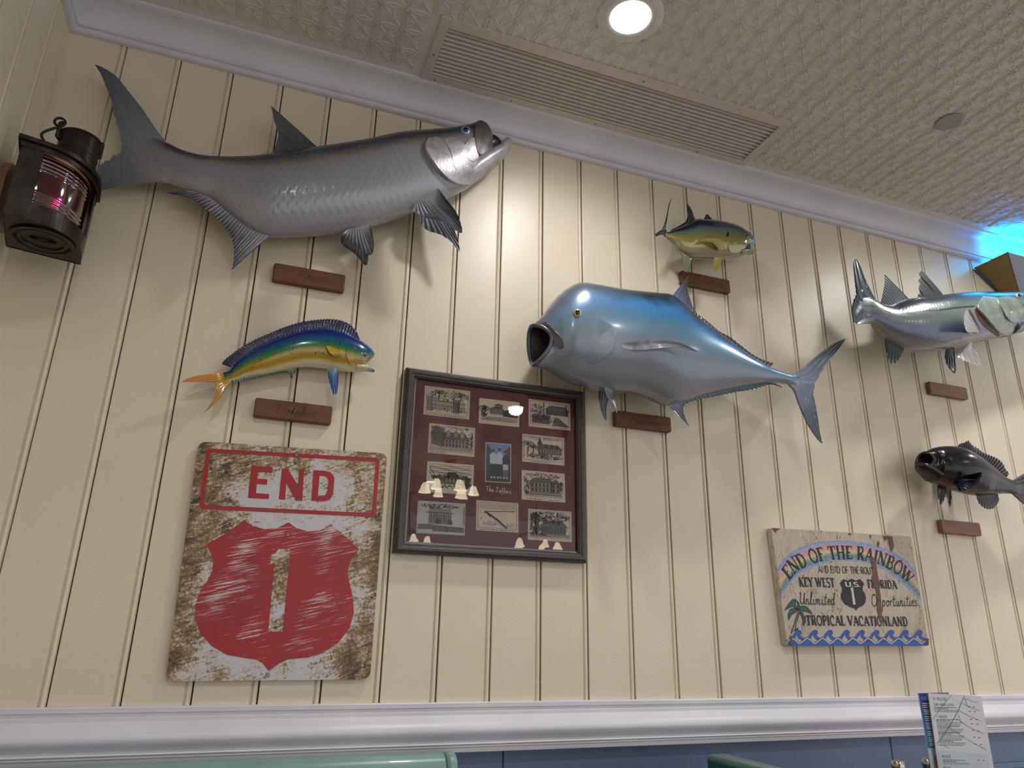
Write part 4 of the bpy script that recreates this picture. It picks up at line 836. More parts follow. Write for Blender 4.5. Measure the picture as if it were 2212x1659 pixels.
# ------------------------------------------------------------------ name plaques
def plaque(x0, x1, zt, zb, label, mat, txt=None, text_px=None):
    t_ = thing('name_plaque', label, 'plaque', ((x0+x1)/2, 0, zb), 'wooden name plaques')
    yf = -.020; r = .006; pr_ = []
    for cx, cz, a0 in ((x1-r, zt-r, 0), (x0+r, zt-r, 90), (x0+r, zb+r, 180), (x1-r, zb+r, 270)):
        for k in range(5): a = math.radians(a0+90*k/4); pr_.append((cx+r*math.cos(a), cz+r*math.sin(a)))
    bevel(MB().prism([(x, -.0008, z) for x, z in pr_], (0, yf+.0008, 0)).build('board', mat, t_), .003, 2)
    if txt:
        mb = MB(); line_text(mb, txt, SCRIPT, *text_px, .12, True, yf-.0004); mb.build('lettering', M['engrave'], t_)['label'] = 'faint dark script lettering'
k = 480/1991; o_ = (380, 560)
plaque(.6065, .7985, 2.184, 2.131, 'brown wooden plaque right under the silver tarpon', M['plaque'], 'Tarpon', (cp([(1090, 160)], o_, k)[0], cp([(1370, 203)], o_, k)[0], cp([(1090, 88)], o_, k)[0]))
plaque(.608, .8005, 1.799, 1.749, 'brown wooden plaque under the blue and yellow dolphin fish', M['plaque'], 'Dolphin', (cp([(880, 1378)], o_, k)[0], cp([(1262, 1408)], o_, k)[0], cp([(884, 1296)], o_, k)[0]))
k = 300/1914; o_ = (1380, 400)
plaque(1.904, 2.100, 2.4225, 2.372, 'brown wooden plaque under the small jack behind a fin tip', M['plaque'], 'Jack', (cp([(860, 1335)], o_, k)[0], cp([(1045, 1362)], o_, k)[0], cp([(858, 1262)], o_, k)[0]))
k = 440/1921; o_ = (1120, 580)
plaque(1.6355, 1.8305, 1.8915, 1.843, 'brown wooden plaque under the belly of the big blue pompano', M['plaque'], 'Pompano', (cp([(1040, 1462)], o_, k)[0], cp([(1362, 1488)], o_, k)[0], cp([(1040, 1390)], o_, k)[0]))
plaque(2.9685, 3.161, 2.1695, 2.1205, 'small blank wooden plaque under the grey snook at right', M['plaque2'])
plaque(2.906, 3.0925, 1.6485, 1.601, 'plain wooden plaque under the black grouper at right', M['plaque2'])

# ------------------------------------------------------------------ rusty END / 1 road sign
def m_rust(name, paint, scratch=False):
    t = NT(name); co = t.coord('Object'); uv = t.n('ShaderNodeUVMap').outputs[0]
    n1 = t.noise(co, 9, 6, .65, .6); vq = t.n('ShaderNodeVectorRotate', rotation_type='Y_AXIS'); vq.inputs['Angle'].default_value = math.radians(22); t.l(t.n('ShaderNodeTexCoord').outputs['Object'], vq.inputs[0]); mq = t.n('ShaderNodeMapping'); mq.inputs['Scale'].default_value = (12, 12, 70); t.l(vq.outputs[0], mq.inputs[0]); n2 = t.noise(mq.outputs[0], 2, 6, .72, 1.0); n3 = t.noise(co, 160, 3, .7); n4 = t.noise(co, 14, 3, .5, 2.0)
    if not scratch:
        sp = t.n('ShaderNodeSeparateXYZ'); t.l(uv, sp.inputs[0]); u_, v_ = sp.outputs[0], sp.outputs[1]
        eu = t.math('ABSOLUTE', t.math('SUBTRACT', u_, .5)); ev = t.math('ABSOLUTE', t.math('SUBTRACT', v_, .42))
        ed = t.math('MAXIMUM', t.math('MULTIPLY', eu, .8), t.math('MULTIPLY', ev, .62))
        f = t.math('ADD', t.math('ADD', t.math('MULTIPLY', n1, .85), t.math('MULTIPLY', n2, .65)), t.math('SUBTRACT', t.math('MULTIPLY', ed, .95), .105))
        f = t.math('ADD', f, t.math('MULTIPLY', t.math('SUBTRACT', n3, .28), .5))
        col = t.ramp(f, [(.90, paint), (.985, (196, 184, 168)), (1.04/1.3+.215, (134, 100, 62))])
        g_ = t.math('SUBTRACT', f, .25)
        col = t.ramp(g_, [(.69, paint), (.76, (188, 176, 158)), (.82, (150, 122, 84)), (.91, (112, 86, 54)), (1.0, (72, 54, 36))])
        dk = t.ramp(n4, [(.58, (0, 0, 0, 1)), (.66, (1, 1, 1, 1))]); dm = t.ramp(g_, [(.76, (0, 0, 0, 1)), (.86, (1, 1, 1, 1))])
        col = t.mix(t.math('MULTIPLY', t.math('MULTIPLY', dk, dm), .9), col, lin((40, 30, 24)))
    else:
        vr = t.n('ShaderNodeVectorRotate', rotation_type='Y_AXIS'); vr.inputs['Angle'].default_value = math.radians(14); t.l(t.n('ShaderNodeTexCoord').outputs['Object'], vr.inputs[0])
        mp = t.n('ShaderNodeMapping'); mp.inputs['Scale'].default_value = (8, 8, 240); t.l(vr.outputs[0], mp.inputs[0])
        s1 = t.noise(mp.outputs[0], 1.4, 6, .75); s2 = t.noise(co, 7, 2)
        f = t.math('ADD', t.math('MULTIPLY', s1, .75), t.math('MULTIPLY', s2, .55))
        col = t.ramp(f, [(.725, paint), (.76, (206, 196, 196))] if scratch != 2 else [(.87, paint), (.9, (196, 180, 176))])
        col = t.mix(t.math('MULTIPLY', t.ramp(n1, [(.45, (0, 0, 0, 1)), (.75, (1, 1, 1, 1))]), .45), col, lin((104, 30, 34)))
    t.set(col, .42, 0, .15); t.bump(t.math('ADD', n1, n3), .15, .001); return t.m
M['sign_white'] = m_rust('rusted_white_enamel', (198, 196, 200)); M['sign_red'] = m_rust('scratched_red_paint', (162, 14, 24), True); M['sign_red2'] = m_rust('solid_red_paint', (162, 16, 26), 2)
k = 510/1538; o_ = (340, 940); YS = -.013
sg = thing('road_sign', 'rusty metal road sign reading END above a red shield with a 1', 'sign', (.73, 0, 1.13))
crn = [U(*q, YS) for q in cp([(270, 40), (1497, 120), (1385, 1590), (52, 1605)], o_, k)]
def rounded(crn, r, n=6):
    out = []
    for i in range(4):
        p_, a, b = crn[i], crn[i-1], crn[(i+1) % 4]; da = (a-p_).normalized()*r; db = (b-p_).normalized()*r
        for j_ in range(n+1):
            tt = j_/n; out.append(p_+da*(1-tt)**2+db*tt**2)
    return out
rc = rounded(crn, .020); ctr = sum(rc, Vector())/len(rc)
sv = rc+[q+Vector((0, .0025, 0)) for q in rc]; nn = len(rc)
xs = [q.x for q in sv]; zs = [q.z for q in sv]
mesh('plate', sv, [tuple(range(nn))[::-1], tuple(range(nn, 2*nn))]+[(i, (i+1) % nn, (i+1) % nn+nn, i+nn) for i in range(nn)], M['sign_white'], sg, False,
     [((q.x-min(xs))/(max(xs)-min(xs)), (q.z-min(zs))/(max(zs)-min(zs))) for q in sv])
YL = YS-.0007
def ringpoly(pts_out, wpx, name):
    """closed band of even width"""
    P = [U(*q, YL) for q in pts_out]; P = rounded(P, .012, 5); c_ = sum(P, Vector())/len(P); n_ = len(P); Q = []
    wd = wpx
    for i in range(n_):
        d = (P[(i+1) % n_]-P[i-1]).normalized(); nrm = Vector((-d.z, 0, d.x))
        if nrm.dot(c_-P[i]) < 0: nrm = -nrm
        Q.append(P[i]+nrm*wd)
    return mesh(name, P+Q, [(i, (i+1) % n_, (i+1) % n_+n_, i+n_) for i in range(n_)], M['sign_red2'], sg)
ringpoly(cp([(320, 86), (1449, 150), (1421, 534), (270, 480)], o_, k), .0098, 'border')
mbs = MB()
for q in ([(612, 198), (750, 208), (748, 245), (655, 238), (651, 282), (716, 287), (714, 322), (648, 318), (642, 378), (728, 384), (726, 416), (590, 409)],
          [(812, 216), (850, 218), (917, 330), (921, 222), (956, 224), (944, 426), (902, 424), (840, 310), (832, 420), (791, 417)]):
    ngon(mbs, cp(q, o_, k), YL)
ro = cp([(1016, 228), (1085, 231), (1130, 242), (1154, 275), (1150, 330), (1143, 390), (1120, 422), (1075, 432), (1003, 428)], o_, k)
ri = cp([(1056, 264), (1080, 265), (1102, 272), (1114, 292), (1111, 330), (1106, 370), (1094, 390), (1072, 396), (1046, 394)], o_, k)
vv_ = [U(*q, YL) for q in ro]+[U(*q, YL) for q in ri]; n9 = len(ro); mbs.add(vv_, [(i, (i+1) % n9, (i+1) % n9+n9, i+n9) for i in range(n9)])
mbs.build('lettering', M['sign_red2'], sg)['label'] = 'red letters END'
sh = [(565, 552), (620, 590), (700, 613), (780, 605), (855, 568), (905, 605), (980, 627), (1060, 620), (1133, 577), (1200, 640), (1315, 745), (1262, 810), (1238, 890), (1250, 960), (1275, 1060), (1280, 1160), (1250, 1260), (1180, 1350), (1080, 1420), (980, 1448), (850, 1460), (790, 1490), (725, 1535),
      (690, 1490), (650, 1462), (560, 1450), (450, 1430), (350, 1370), (280, 1290), (248, 1190), (248, 1110), (275, 1020), (320, 960), (360, 880), (365, 820), (345, 760), (320, 710), (430, 650), (500, 600)]
ngon(MB(), cp(sh, o_, k), YL).build('shield', M['sign_red'], sg)
one = ngon(MB(), cp([(790, 742), (866, 742), (815, 1280), (722, 1280), (762, 838), (736, 834), (744, 778), (768, 770)], o_, k), YL-.0006)
ob = one.build('numeral', M['sign_white'], sg); uvl = ob.data.uv_layers.new(name='UVMap')
for l_ in uvl.data: l_.uv = (.93, .12)
for q in ((905, 132), (718, 1560), (850, 650)):
    c_ = U(*cp([q], o_, k)[0], YL); s_ = MB(); s_.v = []
    s_.tube([(c_.x, c_.y+.0005, c_.z), (c_.x, c_.y-.0025, c_.z)], [.0045, .0036], 12).build('screw', M['steel'], sg)
for xs_, zs_ in ((.60, 1.2), (.86, 1.2), (.60, 1.6), (.86, 1.6)):
    MB().tube([(xs_, .001, zs_), (xs_, YS+.002, zs_)], .006, 8).build('standoff', M['steel'], sg)

# ------------------------------------------------------------------ painted rainbow sign on a wooden board
def m_crackle():
    t = NT('crackled_cream_paint'); co = t.coord('Object')
    mp = t.coord('Object', (95, 95, 22)); vo = t.n('ShaderNodeTexVoronoi', feature='DISTANCE_TO_EDGE'); vo.inputs['Scale'].default_value = 1.0
    ds = t.n('ShaderNodeVectorMath', operation='ADD'); nz = t.n('ShaderNodeTexNoise'); nz.inputs['Scale'].default_value = 60; t.l(co, nz.inputs['Vector'])
    sc = t.n('ShaderNodeVectorMath', operation='SCALE'); sc.inputs[3].default_value = 1.3; t.l(nz.outputs['Color'], sc.inputs[0]); t.l(mp, ds.inputs[0]); t.l(sc.outputs[0], ds.inputs[1]); t.l(ds.outputs[0], vo.inputs['Vector'])
    crack = t.ramp(vo.outputs['Distance'], [(.015, (1, 1, 1, 1)), (.05, (0, 0, 0, 1))]); ms = t.ramp(t.noise(co, 12, 3), [(.42, (0, 0, 0, 1)), (.6, (1, 1, 1, 1))])
    base = t.ramp(t.noise(t.coord('Object', (40, 40, 8)), 2, 4), [(.3, (180, 167, 148)), (.7, (195, 184, 165))])
    col = t.mix(t.math('MULTIPLY', t.math('MULTIPLY', crack, ms), .8), base, lin((84, 66, 54)))
    chip = t.ramp(t.noise(t.coord('Object', (30, 30, 12)), 1.5, 3), [(.745, (0, 0, 0, 1)), (.755, (1, 1, 1, 1))])
    col = t.mix(chip, col, lin((112, 70, 52))); t.set(col, .6); t.bump(crack, .25, -.001); return t.m, col
M['crackle'], _ = m_crackle()
M['bare_wood'] = m_wood('bare_brown_wood', (92, 56, 40), (118, 74, 54))
M['ink'] = plain('sign_black_paint', (26, 26, 30), .5); M['sign_blue'] = plain('sign_blue_paint', (40, 84, 164), .45); M['sign_cream'] = plain('sign_cream_paint', (206, 198, 184), .5); M['palm_green'] = plain('palm_teal_paint', (30, 92, 84), .5)
def m_rainbow():
    t = NT('rainbow_chalk_paint'); uv = t.n('ShaderNodeUVMap').outputs[0]; sp = t.n('ShaderNodeSeparateXYZ'); t.l(uv, sp.inputs[0]); co = t.coord('Object')
    f = t.math('ADD', sp.outputs[1], t.math('MULTIPLY', t.math('SUBTRACT', t.noise(co, 90, 3), .5), .12))
    col = t.ramp(f, [(.0, (96, 132, 192)), (.12, (120, 150, 196)), (.24, (196, 134, 146)), (.42, (198, 150, 140)), (.54, (202, 186, 128)), (.66, (120, 150, 110)), (.76, (66, 112, 104)), (.86, (80, 122, 172)), (1, (130, 156, 192))])
    m = t.ramp(t.noise(co, 240, 2), [(.42, (0, 0, 0, 1)), (.62, (1, 1, 1, 1))]); t.set(t.mix(t.math('MULTIPLY', m, .4), col, lin((206, 196, 180))), .55); return t.m
M['rainbow'] = m_rainbow()
k = 390/2157; o_ = (1640, 1120); YS = -.026
rs_ = thing('rainbow_sign', 'weathered white wooden sign reading END OF THE RAINBOW with painted waves', 'sign', (2.46, 0, 1.225))
c4 = [U(*q, YS) for q in cp([(145, 108), (1812, 213), (2030, 1517), (335, 1527)], o_, k)]
rc = rounded(c4, .006, 3); nn = len(rc)
bevel(mesh('board', rc+[q+Vector((0, .0225, 0)) for q in rc], [tuple(range(nn))[::-1], tuple(range(nn, 2*nn))]+[(i, (i+1) % nn, (i+1) % nn+nn, i+nn) for i in range(nn)], M['crackle'], rs_), .0015, 2)
Y1, Y2, Y3 = YS-.0005, YS-.0009, YS-.0013
oc = crom(np.array([list(U(*q, Y1)) for q in cp([(222, 590), (400, 395), (620, 302), (850, 266), (1100, 272), (1300, 302), (1550, 382), (1750, 502), (1868, 640)], o_, k)]), 60)
ic = crom(np.array([list(U(*q, Y1)) for q in cp([(262, 935), (420, 715), (610, 590), (850, 515), (1130, 505), (1400, 565), (1600, 680), (1800, 850), (1938, 985)], o_, k)]), 60)
rv = []; rf = []; ru = []
for i in range(60):
    for j_ in range(5): rv.append(oc[i]*(1-j_/4)+ic[i]*j_/4); ru.append((i/59, j_/4))
for i in range(59):
    for j_ in range(4): rf.append((i*5+j_, i*5+j_+1, i*5+j_+6, i*5+j_+5))
mesh('rainbow', rv, rf, M['rainbow'], rs_, False, ru)
bc = crom(np.array([list(U(*q, Y2)) for q in cp([(362, 742), (440, 640), (520, 590), (690, 520), (880, 488), (1130, 486), (1300, 506), (1460, 552), (1600, 632), (1720, 720), (1800, 770)], o_, k)]), 200)
tc = crom(np.array([list(U(*q, Y2)) for q in cp([(262, 615), (360, 480), (470, 425), (620, 368), (840, 332), (1110, 330), (1290, 352), (1480, 404), (1680, 505), (1790, 610), (1862, 690)], o_, k)]), 200)
st, W = text_strokes('END OF THE RAINBOW', SERIF)
def fm(u_, v_):
    x = min(max(u_/W, 0), 1)*199; i = min(int(x), 198); f = x-i; b_ = bc[i]*(1-f)+bc[i+1]*f; t__ = tc[i]*(1-f)+tc[i+1]*f; return Vector(b_*(1-v_)+t__*v_)
mb = ribbons(MB(), st, fm, False, 1.15)
line_text(mb, 'AND END OF THE ROUTE', SANS, *cp([(712, 645), (1404, 666), (716, 566)], o_, k), Yf=Y2, wscale=1.4)
line_text(mb, 'KEY WEST', SERIF, *cp([(482, 812), (908, 820), (476, 704)], o_, k), Yf=Y2, wscale=1.4)
line_text(mb, 'FLORIDA', SERIF, *cp([(1300, 828), (1650, 838), (1294, 732)], o_, k), Yf=Y2, wscale=1.4)
line_text(mb, 'TROPICAL VACATIONLAND', SERIF, *cp([(566, 1272), (1780, 1284), (562, 1160)], o_, k), Yf=Y2, wscale=1.4)
line_text(mb, 'Unlimited', SCRIPT, *cp([(482, 1026), (905, 1030), (486, 880)], o_, k), slant=.18, smooth=True, Yf=Y2, wscale=.85)
line_text(mb, 'Opportunities.', SCRIPT, *cp([(1345, 1050), (1915, 1045), (1350, 905)], o_, k), slant=.18, smooth=True, Yf=Y2, wscale=.85)
mb.build('lettering', M['ink'], rs_)['label'] = 'black painted lettering'
shield = [(1005, 722), (1050, 742), (1103, 720), (1155, 742), (1205, 722), (1253, 776), (1235, 830), (1240, 860), (1265, 900), (1278, 950), (1270, 1000), (1240, 1040), (1195, 1062), (1172, 1075), (1158, 1103), (1140, 1075), (1085, 1056), (1020, 1020), (985, 970), (978, 910), (992, 860), (990, 830), (964, 772)]
so = ngon(MB(), cp(shield, o_, k), Y2).build('shield', M['ink'], rs_)
mb = MB(); line_text(mb, 'U.S.', SANS, *cp([(1032, 812), (1212, 816), (1032, 758)], o_, k), Yf=Y3, wscale=2.0)
ngon(mb, cp([(1092, 828), (1120, 822), (1152, 1026), (1122, 1030), (1100, 858), (1096, 860)], o_, k), Y3).build('shield_lettering', M['sign_cream'], so)
# waves along the lower edge
crest = [480, 675, 855, 1055, 1235, 1410, 1585, 1758, 1925]
wv = MB(); strip_t = []; 
xs_ = np.linspace(340, 2010, 140)
def trough(x): ph = ((x-400)/182.0) % 1; return 1452-28*math.cos(2*PI*ph)**1*1.0-10*(ph > .5)
tp = [U(*cp([(x, trough(x))], o_, k)[0], Y1) for x in xs_]; bt = [U(*cp([(x, 1522)], o_, k)[0], Y1) for x in xs_]
n_ = len(xs_); wv.add(tp+bt, [(i, i+n_, i+1+n_, i+1) for i in range(n_-1)])
fmu = lambda a_, b_: U(*cp([(a_, b_)], o_, k)[0], Y2)
for c_ in crest:
    ribbons(wv, [([(c_-120, 1440), (c_-80, 1428), (c_-50, 1385), (c_-20, 1352), (c_+5, 1350), (c_+8, 1372), (c_-8, 1395), (c_+20, 1430), (c_+62, 1446)], 36)], fmu, True)
wv.build('painted_waves', M['sign_blue'], rs_)
mb = MB(); ribbons(mb, [([(x, trough(x)+16) for x in np.linspace(345, 2000, 120)], 11)], lambda a_, b_: U(*cp([(a_, b_)], o_, k)[0], Y3)); mb.build('wave_outline', M['sign_cream'], rs_)
# palm
pm = MB(); pk = MB()
for q in ([(468, 1100), (430, 1040), (440, 965), (400, 965), (340, 1040), (298, 1105), (360, 1062), (420, 1050)], [(468, 1100), (420, 1070), (370, 1085), (345, 1150), (350, 1220), (385, 1150), (430, 1120)], [(475, 1095), (500, 1045), (560, 1050), (605, 1095), (636, 1142), (570, 1110), (510, 1105)],
          [(478, 1105), (520, 1130), (552, 1190), (552, 1240), (528, 1285), (520, 1200), (500, 1150)], [(470, 1090), (455, 1060), (462, 1010), (430, 965), (470, 1000), (484, 1050)], [(410, 1345), (440, 1318), (480, 1300), (455, 1330)]):
    ngon(pm, cp(q, o_, k), Y2)
    ribbons(pk, [(q+[q[0]], 7)], lambda a_, b_: U(*cp([(a_, b_)], o_, k)[0], Y3))
ribbons(pk, [([(470, 1115), (445, 1180), (420, 1260), (400, 1320), (385, 1375)], 10), ([(484, 1118), (462, 1190), (440, 1260), (430, 1330)], 8)], lambda a_, b_: U(*cp([(a_, b_)], o_, k)[0], Y3))
pm.build('palm_fronds', M['palm_green'], rs_); pk.build('palm_outline', M['ink'], rs_)
for q in ([(1338, 425), (1362, 470), (1392, 500), (1398, 560), (1420, 690), (1436, 800), (1460, 1000), (1466, 1150), (1446, 1255), (1426, 1160), (1408, 1090), (1412, 930), (1388, 830), (1352, 770), (1346, 690), (1372, 640), (1350, 580), (1330, 500)],
          [(1480, 205), (1592, 216), (1612, 330), (1584, 402), (1556, 330), (1540, 240), (1500, 262)], [(1418, 262), (1440, 300), (1424, 352), (1406, 310)], [(150, 112), (255, 120), (200, 150), (212, 190), (186, 150)], [(1060, 172), (1110, 178), (1085, 205)],
          [(1985, 1440), (2026, 1430), (2028, 1514), (1990, 1518)], [(368, 1400), (390, 1400), (400, 1526), (372, 1526)], [(1318, 196), (1340, 196), (1334, 250)]):
    ngon(MB(), cp(q, o_, k), Y3-.0003).build('bare_wood_chip', M['bare_wood'], rs_)

# ------------------------------------------------------------------ framed collage
k = 450/1659; o_ = (840, 780)
fc = thing('framed_collage', 'dark framed collage of ten ink drawings and a colour photo on maroon mat', 'picture frame', (1.26, 0, 1.43))
X0, X1, Z0, Z1 = .987, 1.530, 1.432, 1.9345; XI0, XI1, ZI0, ZI1 = 1.0165, 1.511, 1.461, 1.9155
M['frame'] = m_wood('charcoal_frame_wood', (58, 54, 54), (78, 73, 72), 3, .35); M['lip'] = plain('frame_inner_lip', (118, 112, 108), .35, .3)
def m_mat():
    t = NT('maroon_mat_board'); co = t.coord('Object'); t.set(t.ramp(t.noise(co, 8, 3), [(.3, (104, 50, 48)), (.7, (112, 56, 53))]), .75); t.bump(t.noise(co, 500, 2), .1, .0005); return t.m
M['mat'] = m_mat()
prof = [(0, -.001), (0, -.022), (.004, -.027), (.009, -.030), (.015, -.030), (.018, -.0275), (.022, -.0265), (.025, -.022), (.0265, -.021), (.0265, -.0145)]
def framerail(P, Q, inn, along):
    v = []; 
    for e_, s_ in ((P, 1), (Q, -1)):
        for d_, y_ in prof: v.append(Vector((e_[0], y_, e_[1]))+Vector((inn[0]*d_, 0, inn[1]*d_))+Vector((along[0]*d_*s_, 0, along[1]*d_*s_)))
    n_ = len(prof); return mesh('frame_rail', v, [(i, i+1, i+1+n_, i+n_) for i in range(n_-1)], M['frame'], fc, True, auto=25)
framerail((X0, Z1), (X1, Z1), (0, -1), (1, 0)); framerail((X0, Z0), (X1, Z0), (0, 1), (1, 0)); framerail((X0, Z0), (X0, Z1), (1, 0), (0, 1)); framerail((X1, Z0), (X1, Z1), (-1, 0), (0, 1))
lp = MB()
for a, b in (((XI0-.006, ZI1-.002), (XI1+.006, ZI1+.004)), ((XI0-.006, ZI0-.004), (XI1+.006, ZI0+.002)), ((XI0-.006, ZI0), (XI0+.002, ZI1)), ((XI1-.002, ZI0), (XI1+.006, ZI1))):
    lp.box((a[0], -.0165, a[1]), (b[0], -.013, b[1]))
lp.build('inner_lip', M['lip'], fc)
MB().box((X0+.01, -.0095, Z0+.01), (X1-.01, -.001, Z1-.01)).build('mat_board', M['mat'], fc)
t_ = NT('picture_glass'); nt = t_.t; tr = t_.n('ShaderNodeBsdfTransparent'); gl = t_.n('ShaderNodeBsdfGlossy'); gl.inputs['Roughness'].default_value = .012; fz = t_.n('ShaderNodeFresnel'); fz.inputs[0].default_value = 1.5; mx = t_.n('ShaderNodeMixShader')
wob = t_.noise(t_.coord('Object'), 6, 1); bp = t_.n('ShaderNodeBump'); bp.inputs['Strength'].default_value = .04; bp.inputs['Distance'].default_value = .01; t_.l(wob, bp.inputs['Height']); t_.l(bp.outputs[0], gl.inputs['Normal'])
t_.l(fz.outputs[0], mx.inputs[0]); t_.l(tr.outputs[0], mx.inputs[1]); t_.l(gl.outputs[0], mx.inputs[2]); t_.l(mx.outputs[0], t_.out.inputs[0]); M['pane'] = t_.m
mesh('glass_pane', [(XI0-.003, -.0135, ZI0-.003), (XI1+.003, -.0135, ZI0-.003), (XI1+.003, -.0135, ZI1+.003), (XI0-.003, -.0135, ZI1+.003)], [(0, 1, 2, 3)], M['pane'], fc)
YP = -.0102
def m_paper(name, c):
    t = NT(name); co = t.coord('Object'); t.set(t.ramp(t.noise(co, 30, 3), [(.3, tuple(v*.95 for v in c)), (.7, c)]), .8); return t.m
M['paper'] = m_paper('cream_print_paper', (226, 212, 192)); M['paper2'] = m_paper('white_print_paper', (206, 204, 200)); M['inkline'] = plain('drawing_ink', (58, 53, 50), .7); M['inkgrey'] = plain('drawing_wash', (160, 150, 138), .8); M['inkmid'] = plain('drawing_half_tone', (110, 102, 94), .8)
def print_(quad, draw, label, paper='paper'):
    Q = [U(*q, YP) for q in cp(quad, o_, k)]; v = Q+[q+Vector((0, .0007, 0)) for q in Q]
    b_ = mesh('print', v, [(3, 2, 1, 0), (4, 5, 6, 7), (0, 1, 5, 4), (1, 2, 6, 5), (2, 3, 7, 6), (3, 0, 4, 7)], M[paper], fc); b_['label'] = label
    def fm_(u_, v_, dy=-.0004):
        p_ = (Q[3]*(1-u_)+Q[2]*u_)*(1-v_)+(Q[0]*(1-u_)+Q[1]*u_)*v_; return p_+Vector((0, dy, 0))
    ds = MB(); draw(ds, fm_); ds.build('ink_drawing', [M['inkline'], M['inkgrey'], M['inkmid']], b_)
R_ = random.Random(3)
def st_(mb, f, L, w_=.012, mi=0, smooth=False, dy=-.0006): ribbons(mb, [(l_, w_) for l_ in L], lambda a, b: f(a, b, dy), smooth, 1, mi)
def fillp(mb, f, P, mi=1, dy=-.0003): mb.add([f(a, b, dy) for a, b in P], [tuple(range(len(P)))], mi)
def scrib(mb, f, cx, cy, rx, ry, n=40, w_=.012, mi=0):
    for _k in range(n):
        a = R_.uniform(0, 2*PI); r = math.sqrt(R_.random()); x, y = cx+rx*r*math.cos(a), cy+ry*r*math.sin(a); h = R_.uniform(.02, .06); b_ = R_.uniform(0, PI)
        x2, y2 = x+h*math.cos(b_), y+h*math.sin(b_)*1.2
        if not (.04 < x < .96 and .1 < y < .95 and .04 < x2 < .96 and .1 < y2 < .95): continue
        st_(mb, f, [[(x, y), ((x+x2)/2+R_.uniform(-.015, .015), (y+y2)/2), (x2, y2)]], w_, mi)
def hatch(mb, f, x0, y0, x1, y1, n, w_=.008, mi=0, ver=True):
    for i in range(n):
        q = (i+.5)/n
        st_(mb, f, [[(x0+(x1-x0)*q, y0), (x0+(x1-x0)*q+R_.uniform(-.006, .006), y1)]] if ver else [[(x0, y0+(y1-y0)*q), (x1, y0+(y1-y0)*q+R_.uniform(-.01, .01))]], w_, mi)
def border(mb, f): st_(mb, f, [[(.04, .1), (.04, .95), (.96, .95), (.96, .1), (.04, .1)]], .008)
def caption(mb, f, x0=.06, x1=.94):
    x = x0
    while x < x1:
        l_ = R_.uniform(.03, .09); st_(mb, f, [[(x, .045), (min(x+l_, x1), .045+R_.uniform(-.006, .006))]], .016, 0); x += l_+.025
def palm(mb, f, x, y, h, n=9, L=.16):
    st_(mb, f, [[(x, y), (x+.02, y+h*.5), (x+.01, y+h)]], .022)
    for i in range(n):
        a = PI*(-.15+1.3*i/(n-1)); st_(mb, f, [[(x+.01, y+h), (x+.01+L*.6*math.cos(a), y+h+L*.7*math.sin(a)), (x+.01+L*math.cos(a), y+h+L*.55*math.sin(a)-.07)]], .014, 0, True)
def house(mb, f, x0, x1, y0, y1, yr, cols=6, floors=2, mi=1):
    fillp(mb, f, [(x0, y0), (x1, y0), (x1, y1), (x0, y1)], mi); fillp(mb, f, [(x0-.03, y1), (x1+.03, y1), (x1-.08, yr), (x0+.08, yr)], 2, -.0004)
    st_(mb, f, [[(x0-.03, y1), (x1+.03, y1)], [(x0+.08, yr), (x1-.08, yr)], [(x0-.03, y1), (x0+.08, yr)], [(x1+.03, y1), (x1-.08, yr)], [(x0, y0), (x0, y1)], [(x1, y0), (x1, y1)]], .014)
    for fl_ in range(floors):
        yb = y0+(y1-y0)*fl_/floors; yt = y0+(y1-y0)*(fl_+1)/floors; st_(mb, f, [[(x0, yb), (x1, yb)]], .012)
        for c in range(cols):
            xa = x0+(x1-x0)*(c+.25)/cols; xb = x0+(x1-x0)*(c+.75)/cols; fillp(mb, f, [(xa, yb+.02), (xb, yb+.02), (xb, yt-.025), (xa, yt-.025)], 0, -.0005)
def d_gate(mb, f):
    caption(mb, f); border(mb, f); hatch(mb, f, .18, .2, .9, .55, 26, .010); st_(mb, f, [[(.15, .38), (.92, .34)], [(.15, .54), (.92, .5)]], .014)
    for x, w_ in ((.12, .10), (.70, .12)):
        fillp(mb, f, [(x-w_/2, .16), (x+w_/2, .16), (x+w_/2, .62), (x-w_/2, .62)], 1, -.0006); st_(mb, f, [[(x-w_/2, .16), (x-w_/2, .62), (x+w_/2, .62), (x+w_/2, .16)], [(x-w_*.7, .62), (x+w_*.7, .62), (x, .74), (x-w_*.7, .62)]], .014)
        hatch(mb, f, x-w_/2, .2, x+w_/2, .58, 7, .008, 0, False)
    scrib(mb, f, .5, .72, .44, .2, 170, .010); palm(mb, f, .78, .55, .22, 9, .2); palm(mb, f, .3, .55, .25, 9, .18); scrib(mb, f, .5, .2, .45, .08, 40)
def d_lighthouse(mb, f):
    house(mb, f, .28, .58, .42, .62, .7, 5, 3); house(mb, f, .4, .56, .68, .78, .84, 3, 1); scrib(mb, f, .12, .5, .09, .22, 90, .02); palm(mb, f, .12, .32, .3); fillp(mb, f, [(.58, .36), (.96, .34), (.96, .56), (.8, .66), (.6, .6)], 2); scrib(mb, f, .78, .48, .2, .14, 120, .02)
    hatch(mb, f, .06, .14, .94, .32, 9, .010, 1, False); scrib(mb, f, .5, .2, .44, .08, 30, .01)
